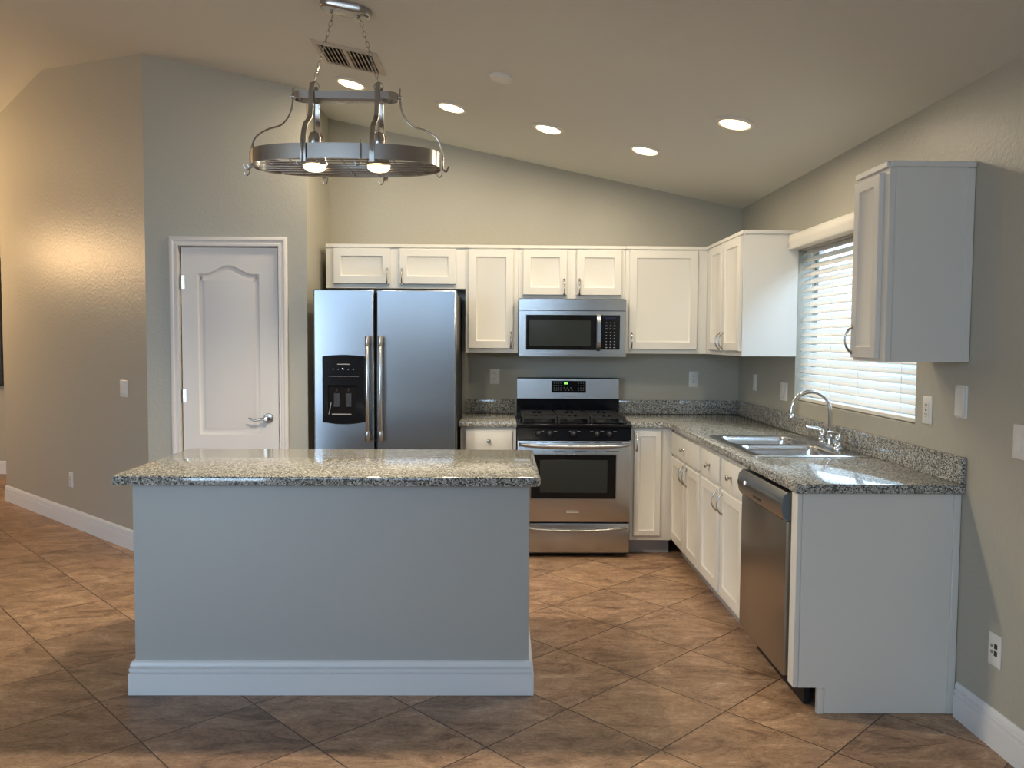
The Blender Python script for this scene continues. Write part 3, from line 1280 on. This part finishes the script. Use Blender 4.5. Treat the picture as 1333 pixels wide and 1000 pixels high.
    mb.prism([(yb - .086, 1.034), (yb - .060, 1.034), (yb - .060, 1.182), (yb - .066, 1.188), (yb - .078, 1.180)], 'x', x0 + .006, x1 + .002)
    mb.build('control_face', 'steel', BG)
    mb = MB(lo)
    q0 = .372
    q1 = .626
    mb.prism([(yb - .0885, 1.078), (yb - .080, 1.078), (yb - .074, 1.165), (yb - .0825, 1.165)], 'x', q0, q1)
    DS = mb.build('display', 'black', BG)

    def on(z):
        return yb - .0895 + (z - 1.078) / .087 * .006
    mb = MB(lo)
    for r_ in range(4):
        z = 1.095 + r_ * .017
        for c in (.388, .405, .421, .437, .566, .584, .603):
            mb = MB(lo)
            mb.box(c, c + .008, on(z) - .0006, on(z) + .001, z, z + .003)
            mb.build('printed_button', 'legend', DS)
    for c in (.462, .486, .510):
        for c2, z in ((c, 1.112), (c + .010, 1.095)):
            mb = MB(lo)
            mb.box(c2, c2 + .008, on(z) - .0006, on(z) + .001, z, z + .004)
            mb.build('printed_button', 'legend', DS)
    mb = MB(lo)
    for c in (.465, .474, .483):
        mb.box(c, c + .006, on(1.148) - .0006, on(1.148) + .001, 1.140, 1.153)
    mb.build('clock_digits', 'green', DS)
    mb = MB(lo)
    mb.box(.455, .540, yb - .0875, yb - .0855, 1.048, 1.052)
    mb.build('maker_mark', 'nickel', BG)


gas_range()


# ------------------------------------------------------------------ microwave
def microwave():
    x0, x1, yf = .1225, .8725, 5.63
    lo = (.497, 5.8, 1.35)
    R = thing('microwave', 'stainless over-the-range microwave with black window under the cabinets', 'microwave', lo)
    mb = MB(lo)
    mb.box(x0, x1, yf + .03, YW - .003, 1.362, 1.750, .002, 1)
    mb.build('body', 'blackm', R)
    xm, hw = (x0 + x1) / 2, (x1 - x0) / 2

    def bow(x):
        u = (x - xm) / hw
        return yf + .018 * u * u

    def curved(a, b, z0, z1, dy0, dy1, nm, mt, par, n=12):
        """piece of the gently bowed front"""
        mb = MB(lo)
        xs = [a + (b - a) * i / n for i in range(n + 1)]
        R_ = []
        for x in xs:
            R_.append([(x, bow(x) + dy0, z0), (x, bow(x) + dy0, z1), (x, bow(x) + dy1, z1), (x, bow(x) + dy1, z0)])
        mb.rings(R_, smooth=True)
        return mb.build(nm, mt, par)
    curved(x0, x1, 1.672, 1.750, 0, .03, 'vent_hood', 'steel', R)
    # door: frame with window
    Dm = curved(x0, .704, 1.350, 1.668, 0, .03, 'door', 'steel', R)
    G = curved(.172, .664, 1.396, 1.640, -.002, .001, 'window_glass', 'glassb', Dm)
    curved(.195, .622, 1.425, 1.602, -.0028, -.0018, 'viewing_area', 'glassg', G)
    mb = MB(lo)
    n = 12
    mb.tube([(.677, bow(.677) - .001 - .034 * min(1, 2.5 * sin(pi * i / n)), 1.394 + .25 * i / n) for i in range(n + 1)], 0, flat=(.026, .012, (1, 0, 0)))
    mb.build('handle', 'steel', Dm)
    curved(.705, x1, 1.350, 1.668, 0, .03, 'control_side', 'steel', R)
    P = curved(.693, .829, 1.400, 1.640, -.002, .001, 'control_panel', 'black', R)
    mb = MB(lo)
    for r_ in range(9):
        z = 1.412 + r_ * .021 + (.004 if r_ > 5 else 0)
        for c in (.733, .762, .790):
            w_ = .013 if r_ in (0, 6, 7) else .007
            y = bow(c) - .003
            mb = MB(lo)
            mb.box(c - w_ / 2, c + w_ / 2, y, y + .0015, z, z + .005)
            mb.build('keypad_button', 'legend', P)
    curved(.725, .798, 1.610, 1.628, -.0032, -.0018, 'display', mat('blue_black_display', (.01, .012, .05), .15), P)
    mb = MB(lo)
    mb.box(.465, .515, bow(.49) - .0015, bow(.49) + .001, 1.370, 1.375)
    mb.build('maker_mark', 'legend', Dm)


microwave()


# ------------------------------------------------------------------ dishwasher
def dishwasher():
    # face towards -x, between y=3.155 and 3.765
    lo = (1.15, 3.765, 0)
    D = thing('dishwasher', 'stainless dishwasher under the counter beside the end panel', 'dishwasher', lo, -pi / 2)
    w_ = .612
    mb = MB()
    mb.box(.006, w_ - .006, .03, .60, .10, .855)
    mb.box(.01, w_ - .01, .075, .10, .002, .10)
    mb.build('body', 'blackm', D)
    mb = MB()
    mb.box(.008, w_ - .010, -.012, .028, .118, .742, .004, 2)
    mb.build('door', 'dw', D)
    mb = MB()
    # control fascia bulges forward and has a pocket handle
    prof = [(.028, .745), (-.014, .745), (-.026, .762), (-.034, .80), (-.026, .845), (-.010, .860), (.028, .860)]
    mb.prism(prof, 'x', .006, w_ - .008)
    Fa = mb.build('control_fascia', 'dw', D)
    mb = MB()
    mb.prism([(-.001, .744), (-.012, .7465), (-.0250, .763), (-.0330, .80), (-.0252, .844), (-.009, .8592), (-.001, .8592)], 'x', w_ - .0079, w_ - .0065)
    mb.build('fascia_end_cap', mat('slate_plastic', (.10, .13, .16), .5), Fa)
    mb = MB()
    mb.box(.235, .335, -.0312, -.0285, .772, .779)
    mb.build('vent_slot', 'slot', Fa)
    mb = MB()
    mb.lathe([(.0095, -.028), (.0095, -.0345), (.006, -.036)], (.115, 0, .812), 'y', 14)
    mb.build('button', 'led', Fa)
    mb = MB()
    for k in range(5):
        mb = MB()
        mb.box(.40 + k * .03, .41 + k * .03, -.0312, -.0285, .822, .826)
        mb.build('printed_mark', 'legend', Fa)


dishwasher()


# ------------------------------------------------------------------ window blind
def blind():
    lo = (1.84, 4.17, 1.11)
    B_ = thing('window_blind', 'white horizontal slat blind half open in the window over the sink', 'blind', lo)
    y0, y1 = 3.462, 4.873
    mb = MB(lo)
    th = radians(43)
    hw, t_ = .0255, .0016
    z = 1.160
    xc = 1.832
    while z < 2.005:
        # inner (room) edge low, outer edge high
        dx, dz = cos(th) * hw, sin(th) * hw
        nx, nz = -sin(th) * t_, cos(th) * t_
        cr = .0022
        pts = [(xc - dx - nx, z - dz - nz), (xc - nx + cr * -sin(th), z - nz + cr * cos(th)), (xc + dx - nx, z + dz - nz), (xc + dx + nx, z + dz + nz), (xc + nx + cr * -sin(th), z + nz + cr * cos(th)), (xc - dx + nx, z - dz + nz)]
        mb.rings([[(p[0], y0, p[1]) for p in pts], [(p[0], y1, p[1]) for p in pts]])
        z += .0440
    mb.build('slats', 'slat', B_)
    mb = MB(lo)
    mb.box(xc - .026, xc + .026, y0, y1, 1.109, 1.128, .003, 1)
    mb.build('bottom_rail', 'slat', B_)
    mb = MB(lo)
    mb.box(xc - .028, xc + .028, y0, y1, 2.01, 2.056)
    mb.build('head_rail', 'slat', B_)
    mb = MB(lo)
    # moulded valance on the room side of the wall
    prof = [(XW - .002, 2.014), (XW - .066, 2.014), (XW - .070, 2.020), (XW - .068, 2.040), (XW - .072, 2.050), (XW - .072, 2.072), (XW - .066, 2.082), (XW - .066, 2.096), (XW - .062, 2.100), (XW - .002, 2.100)]
    mb.prism([(p[0], p[1]) for p in prof], 'y', 3.40, 4.985)
    mb.build('valance', 'slat', B_)
    mb = MB(lo)
    for y in (y0 + .16, (y0 + y1) / 2 - .1, (y0 + y1) / 2 + .25, y1 - .16):
        for x in (xc - .022, xc + .022):
            mb.tube([(x, y, 1.12), (x, y, 2.02)], .0011, 5)
    mb.build('ladder_cords', 'slat', B_)


blind()

# ------------------------------------------------------------------ wall plates
# local frame: x right, z up, face towards -y, back at y=0


def plate(name, label, cat, loc, rotz, w_=.072, h_=.116, kind='outlet', group=None):
    P = thing(name, label, cat, loc, rotz, group)
    mb = MB()
    mb.rings([[(x, y, z) for x, z in rrect(-w_ / 2 + i, w_ / 2 - i, -h_ / 2 + i, h_ / 2 - i, .004)] for i, y in ((0, 0), (0, -.003), (.004, -.006))])
    mb.build('cover_plate', 'plate', P)
    if kind == 'outlet':
        for s_ in (-1, 1):
            mb = MB()
            mb.rings([[(x, y, z + s_ * .020) for x, z in rrect(-.017, .017, -.014, .014, .009)] for y in (-.0055, -.0085)])
            so = mb.build('socket', 'plate', P)
            mb = MB()
            mb.box(-.008, -.006, -.0092, -.0083, s_ * .020 - .001, s_ * .020 + .008)
            mb.box(.006, .008, -.0092, -.0083, s_ * .020 - .001, s_ * .020 + .007)
            mb.lathe([(.0025, -.0083), (.0025, -.0092)], (0, 0, s_ * .020 - .008), 'y', 8)
            mb.build('socket_slots', 'slot', so)
    elif kind == 'decora':
        mb = MB()
        mb.box(-.0165, .0165, -.0085, -.0055, -.033, .033, .001, 1)
        so = mb.build('socket', 'plate', P)
        mb = MB()
        for s_ in (-1, 1):
            mb.box(-.008, -.006, -.0094, -.0083, s_ * .019 - .001, s_ * .019 + .007)
            mb.box(.006, .008, -.0094, -.0083, s_ * .019 - .001, s_ * .019 + .006)
            mb.lathe([(.0025, -.0083), (.0025, -.0094)], (0, 0, s_ * .019 - .008), 'y', 8)
        mb.box(-.006, .006, -.0094, -.0083, -.0025, .0025)
        mb.build('socket_slots', 'slot', so)
    elif kind in ('rocker1', 'rocker2'):
        n_ = int(kind[-1])
        for k in range(n_):
            cx = (k - (n_ - 1) / 2) * .046
            mb = MB()
            mb.prism([(-.0055, -.033), (-.0105, -.033), (-.0070, .0), (-.0075, .033), (-.0055, .033)], 'x', cx - .0165, cx + .0165)
            mb.build('rocker', 'plate', P)
    elif kind == 'ports':
        for k, (px, pz) in enumerate(((-.010, .014), (.012, .016), (-.010, -.008), (.012, -.010))):
            mb = MB()
            if k % 2 == 0:
                mb.lathe([(.006, -.0055), (.006, -.009), (.003, -.010)], (px, 0, pz), 'y', 12)
                mb.build('coax_port', 'nickel', P)
            else:
                mb.box(px - .008, px + .008, -.0080, -.0055, pz - .009, pz + .009)
                mb.build('data_port', 'slot', P)
    elif kind == 'sensor':
        mb = MB()
        mb.box(-w_ / 2 + .006, w_ / 2 - .006, -.014, -.0055, -h_ / 2 + .006, h_ / 2 - .006, .003, 1)
        mb.build('faceplate', 'plate', P)
    return P


EPS = .0006
plate('power_outlet', 'white duplex outlet on the back wall left of the range', 'outlet', (-.048, YW - EPS, 1.191), 0)
plate('power_outlet', 'white outlet on the back wall below the wide single-door cabinet', 'outlet', (1.449, YW - EPS, 1.178), 0, kind='decora')
plate('light_switch', 'single white rocker switch on the right wall nearest the back corner', 'switch', (XW - EPS, 5.651, 1.175), -pi / 2, kind='rocker1')
plate('light_switch', 'double white rocker switch on the right wall just left of the window', 'switch', (XW - EPS, 5.062, 1.147), -pi / 2, w_=.118, kind='rocker2')
plate('power_outlet', 'white outlet on the right wall just right of the window', 'outlet', (XW - EPS, 3.345, 1.177), -pi / 2, kind='decora')
plate('wall_control', 'blank white wall control box under the hanging wall cabinet', 'wall control', (XW - EPS, 3.096, 1.231), -pi / 2, w_=.074, h_=.128, kind='sensor')
plate('light_switch', 'white rocker switch plate cut by the right edge of the photo', 'switch', (XW - EPS, 2.715, 1.118), -pi / 2, w_=.118, h_=.12, kind='rocker2')
plate('media_plate', 'low white wall plate with four ports above the right baseboard', 'wall plate', (XW - EPS, 2.832, .352), -pi / 2, h_=.118, kind='ports')
ang = atan2(nn.y, nn.x) + pi / 2     # face towards the room
Pa = Vector((-2.60, 5.594))
Pb = Vector((-3.323, 6.243))
tA = (Pa - A).dot(d)
tB = (Pb - A).dot(d)
pa = A + d * tA + nn * EPS
pb_ = A + d * tB + nn * EPS
plate('light_switch', 'double white rocker switch on the angled wall at the left', 'switch', (pa.x, pa.y, 1.112), ang, w_=.118, kind='rocker2')
plate('power_outlet', 'low white outlet on the angled wall above its baseboard', 'outlet', (pb_.x, pb_.y, .362), ang, kind='decora')

# dark panel on the far wall, at the left edge
Tn = thing('wall_panel', 'tall dark panel on the far wall at the left edge of the photo', 'panel', (-5.95, 8.655, 1.62))
mb = MB((-5.95, 8.655, 1.62))
mb.rings([[(x, y, z) for x, z in rrect(-6.60 + i, -5.285 - i, .945 + i, 2.31 - i, .03)] for i, y in ((0, 8.655), (0, 8.60), (.006, 8.595))])
mb.build('frame', 'blackm', Tn)
mb = MB((-5.95, 8.655, 1.62))
mb.box(-6.57, -5.315, 8.592, 8.596, .975, 2.28)
mb.build('panel_face', 'glassb', Tn)

# ------------------------------------------------------------------ ceiling fittings
TILT = math.atan(SL)           # ceiling rises towards -x
RC = Matrix.Rotation(TILT, 4, 'Y')


def ceil_thing(name, label, cat, x, y, group=None):
    o = thing(name, label, cat, (x, y, zc(x) - .0008), 0, group)
    o.rotation_euler = (0, TILT, 0)
    return o


def can(label, x, y, power=CAN):
    C = ceil_thing('recessed_light', label, 'recessed light', x, y, 'recessed ceiling lights')
    mb = MB()
    mb.lathe([(.100, 0), (.101, -.004), (.092, -.009), (.082, -.011), (.076, -.006)], (0, 0, 0), 'z', 40)
    mb.build('trim_ring', 'plate', C)
    mb = MB()
    mb.lathe([(.0755, -.0065), (.068, -.012), (.045, -.016), (.004, -.0175)], (0, 0, 0), 'z', 40)
    mb.build('lens', 'bulb', C)
    l = light('can_lamp', 'AREA', (0, 0, -.0185), power, WARM, shape='DISK', size=.13)
    l.parent = C
    return C


can('lit recessed ceiling light seen through the pot rack chains', -.917, 4.979)
can('second from the left of the five lit recessed ceiling lights', -.312, 5.017)
can('middle one of the five lit recessed ceiling lights', .282, 5.023)
can('lit recessed ceiling light lowest in the photo, second from the right', .880, 5.029)
can('rightmost lit recessed ceiling light, nearest the right wall above the sink', 1.187, 4.167)

for x_, y_ in ((-1.7, -2.2), (.4, -2.2)):  # added unseen lights, brighten the rear wall that the steel fronts reflect
    can('added unseen recessed light brightening the rear wall behind the camera', x_, y_, CAN * .4)

D_ = ceil_thing('smoke_detector', 'small round flat white detector cover on the sloped ceiling', 'smoke detector', -.006, 4.24)
mb = MB()
mb.lathe([(.060, 0), (.062, -.010), (.052, -.022), (.030, -.024), (.004, -.025)], (0, 0, 0), 'z', 32)
mb.build('cover', 'plate', D_)

V_ = ceil_thing('air_vent', 'rectangular metal ceiling air vent behind the pot rack chains', 'air vent', -.835, 4.488)
vw, vh = .178, .172
mb = MB()
fr_o = [(-vw, -vh), (vw, -vh), (vw, vh), (-vw, vh)]
R_ = []
for i, z in ((0, 0), (0, -.004), (.010, -.010), (.030, -.010), (.032, -.001)):
    R_.append([(x, y, z) for x, y in offset_poly(fr_o, i)])
mb.rings(R_, False, False)
mb.build('frame', 'vent', V_)
mb = MB()
mb.box(-vw + .03, vw - .03, -vh + .03, vh - .03, -.0012, -.0002)
mb.build('duct_shadow', 'slot', V_)
for s_ in (-1, 1):
    mb = MB()
    xa, xb = (-vw + .034, -.012) if s_ < 0 else (.012, vw - .034)
    n = 6
    for k in range(n):
        x = xa + (xb - xa) * (k + .5) / n
        mb.prism([(x - .009, -.002), (x - .0075, -.002), (x + .008, -.014), (x + .0065, -.014)], 'y', -vh + .034, vh - .034)
    mb.build('louvres', 'vent', V_)
mb = MB()
mb.box(-.010, .010, -vh + .03, vh - .03, -.014, -.001)
mb.build('centre_bar', 'vent', V_)


# ------------------------------------------------------------------ pot rack light
def pot_rack():
    cx, cy = -.712, 3.75
    zb, zt = 2.240, 2.306
    lo = (cx, cy, zb)
    a, b = .430, .210
    R = thing('pot_rack_light', 'hanging oval metal pot rack with two lit lamps on chains over the island', 'pot rack', lo)
    # oval band
    N = 72

    def ov(t, ga=0.0):
        c, s_ = cos(t), sin(t)
        e_ = .80
        x = (a + ga) * (abs(c) ** e_) * (1 if c >= 0 else -1)
        y = (b + ga) * (abs(s_) ** e_) * (1 if s_ >= 0 else -1)
        return cx + x, cy + y
    mb = MB(lo)
    o_, i_ = [ov(2 * pi * k / N) for k in range(N)], [ov(2 * pi * k / N, -.004) for k in range(N)]
    mb.rings([[(x, y, zb) for x, y in o_], [(x, y, zt) for x, y in o_], [(x, y, zt) for x, y in i_], [(x, y, zb) for x, y in i_], [(x, y, zb) for x, y in o_]], False, False)
    bmesh.ops.remove_doubles(mb.bm, verts=mb.bm.verts[:], dist=1e-6)
    mb.build('oval_band', 'rack', R)
    # wire shelf
    mb = MB(lo)
    for k in range(-3, 4):
        y = cy + k * .05
        v = abs(k * .05) / b
        x = a * max(0.0, 1 - v ** 2.5) ** (1 / 2.5) - .005
        if x > .05:
            mb.tube([(cx - x, y, zb + .008), (cx + x, y, zb + .008)], .0024, 6)
    for k in range(-3, 4):
        x = k * .115
        v = abs(x) / a
        y = b * max(0.0, 1 - v ** 2.5) ** (1 / 2.5) - .005
        mb.tube([(cx + x, cy - y, zb + .0135), (cx + x, cy + y, zb + .0135)], .0024, 6)
    mb.build('wire_shelf', 'rack', R)
    # upper narrow oval strap
    mb = MB(lo)
    z0, z1 = 2.544, 2.576
    st = rrect(cx - .236, cx + .236, cy - .045, cy + .045, .044, 8)
    si = offset_poly(st, .004)
    mb.rings([[(x, y, z0) for x, y in st], [(x, y, z1) for x, y in st], [(x, y, z1) for x, y in si], [(x, y, z0) for x, y in si], [(x, y, z0) for x, y in st]], False, False)
    bmesh.ops.remove_doubles(mb.bm, verts=mb.bm.verts[:], dist=1e-6)
    mb.build('upper_band', 'rack', R)

    def bez(P, n=16):
        # Catmull-Rom through P
        P = [Vector(p) for p in P]
        Q = [2 * P[0] - P[1]] + P + [2 * P[-1] - P[-2]]
        out = []
        for i in range(1, len(Q) - 2):
            for k in range(n):
                t = k / n
                p0, p1, p2, p3 = Q[i - 1:i + 3]
                out.append(.5 * ((2 * p1) + (p2 - p0) * t + (2 * p0 - 5 * p1 + 4 * p2 - p3) * t * t + (3 * p1 - p0 - 3 * p2 + p3) * t ** 3))
        out.append(P[-1])
        return out
    # four flat straps
    for sx_ in (-1, 1):
        x = cx + sx_ * .148
        for sy in (-1, 1):
            mb = MB(lo)
            y1 = cy + sy * .058
            pts = bez([(x, cy + sy * .030, 2.615), (x, y1 - sy * .008, 2.575), (x, y1, 2.53), (x, y1 + sy * .012, 2.47), (x, y1 + sy * .050, 2.43), (x, cy + sy * (b - .05), 2.40), (x, cy + sy * (b - .010), 2.345), (x, cy + sy * (b + .003), 2.29), (x, cy + sy * (b + .003), 2.225)], 6)
            mb.tube(pts, 0, flat=(.022, .004, (1, 0, 0)))
            mb.build('strap', 'rack', R)
            mb = MB(lo)
            mb.lathe([(.005, 0), (.005, sy * .003), (.002, sy * .005)], (x, cy + sy * (b + .005), zb + .035), 'y', 10)
            mb.build('rivet', 'rack', R)
    # end scrolls: round rods
    for s_ in (-1, 1):
        mb = MB(lo)
        pts = bez([(cx + s_ * .243, cy, 2.60), (cx + s_ * .243, cy, 2.555), (cx + s_ * .255, cy, 2.49), (cx + s_ * .295, cy, 2.435), (cx + s_ * .36, cy, 2.412), (cx + s_ * .415, cy, 2.375), (cx + s_ * .437, cy, 2.31), (cx + s_ * .440, cy, 2.245), (cx + s_ * .455, cy - .006, 2.228), (cx + s_ * .468, cy - .01, 2.250)], 6)
        mb.tube(pts, .0042, 8)
        mb.build('end_scroll', 'rack', R)
        mb = MB(lo)
        mb.lathe([(.009, -.008), (.009, .008)], (cx + s_ * .243, cy, 2.56), 'x', 12)
        mb.build('scroll_knob', 'rack', R)
    # hooks
    for hx, hy, rz in ((-.38, -.14, 0), (-.445, .02, 0), (-.15, -.212, 0), (.10, -.212, 0), (.435, .03, 0), (.14, .21, 0), (-.13, .21, 0)):
        mb = MB(lo)
        X, Y = cx + hx, cy + hy
        mb.tube(bez([(X, Y, zt + .006), (X, Y - .008, zt + .010), (X, Y - .010, zt), (X, Y - .010, zb - .005), (X - .004, Y - .012, zb - .028), (X - .016, Y - .014, zb - .034), (X - .024, Y - .016, zb - .020)], 5), .0024, 6)
        mb.build('hook', 'rack', R)
    # lamps
    for s_ in (-1, 1):
        x = cx + s_ * .146
        mb = MB(lo)
        mb.tube([(x, cy, 2.56), (x, cy, 2.40)], .004, 8)
        mb.lathe([(.006, 2.405), (.020, 2.398), (.028, 2.378), (.030, 2.345), (.026, 2.338), (.030, 2.330), (.045, 2.300), (.058, 2.262), (.061, 2.252), (.058, 2.251), (.052, 2.255)], (x, cy, 0), 'z', 28)
        Lh = mb.build('lamp_housing', 'rack', R)
        mb = MB(lo)
        mb.lathe([(.052, 2.2545), (.050, 2.240), (.040, 2.230), (.020, 2.225), (.003, 2.2235)], (x, cy, 0), 'z', 28)
        mb.build('bulb', 'bulb', Lh)
        l = light('rack_lamp', 'SPOT', (x - lo[0], cy - lo[1], 2.205 - lo[2]), RACK * 6, WARM, spot_size=radians(150), spot_blend=.5, shadow_soft_size=.045)
        l.parent = R
        # loop at the strap tops
        mb = MB(lo)
        zc_ = 2.607
        mb.loop([(x + .021 * cos(2 * pi * k / 24), cy, zc_ + .021 * sin(2 * pi * k / 24)) for k in range(24)], .0022, 6)
        mb.build('hanging_ring', 'rack', R)
        # chain
        top = Vector((cx + s_ * .060, cy - .005, zc(cx) - .045))
        bot = Vector((x, cy, 2.625))
        dv = top - bot
        n = 13
        mb = MB(lo)
        dn = dv.normalized()
        u = dn.cross(Vector((0, 1, 0))).normalized()
        v = dn.cross(u)
        for k in range(n):
            c = bot + dv * ((k + .5) / n)
            sd = u if k % 2 else v
            hl = dv.length / n * .5 + .003
            wd = .0075
            pts = []
            for q in range(16):
                t = 2 * pi * q / 16
                pts.append(c + dn * (hl * sin(t)) + sd * (wd * cos(t)))
            mb.loop(pts, .0015, 5)
        mb.build('chain', 'rack', R)
    # ceiling canopy (oval box lying on the slope)
    mb = MB()
    st = rrect(-.118, .118, -.055, .055, .054, 8)
    mb.rings([[(x, y, z) for x, y in (offset_poly(st, i) if i else st)] for i, z in ((0, -.001), (0, -.024), (.006, -.032), (.014, -.034))], smooth=False)
    for s_ in (-1, 1):
        mb.lathe([(.008, -.034), (.008, -.042), (.003, -.046)], (s_ * .060, 0, 0), 'z', 12)
    C = mb.build('canopy', 'rack', R)
    C.location = (0, 0, zc(cx) - zb)
    C.rotation_euler = (0, TILT, 0)


pot_rack()

# ------------------------------------------------------------------ lamp in the living room at the left (outside the photo)
Lp = thing('pendant_lamp', 'warm lit pendant lamp hanging in the living room left of the angled wall', 'lamp', (-5.6, 6.8, 2.30))
lz = zc(-5.6) - 2.30
mb = MB()
mb.tube([(0, 0, .12), (0, 0, lz - .001)], .006, 8)
mb.lathe([(.05, lz - .02), (.05, lz - .0005)], (0, 0, 0), 'z', 20)
mb.build('stem', 'nickel', Lp)
mb = MB()
mb.tube([(0, 0, .05), (0, 0, .12)], .02, 12)
mb.lathe([(.008, .055), (.035, .04), (.05, 0), (.035, -.04), (.008, -.05)], (0, 0, 0), 'z', 28)
mb.build('lamp_shade', 'shade', Lp)
l = light('living_room_lamp', 'POINT', (-5.6, 6.8, 2.30), SIDE * 4, (1, .64, .32), shadow_soft_size=.12)
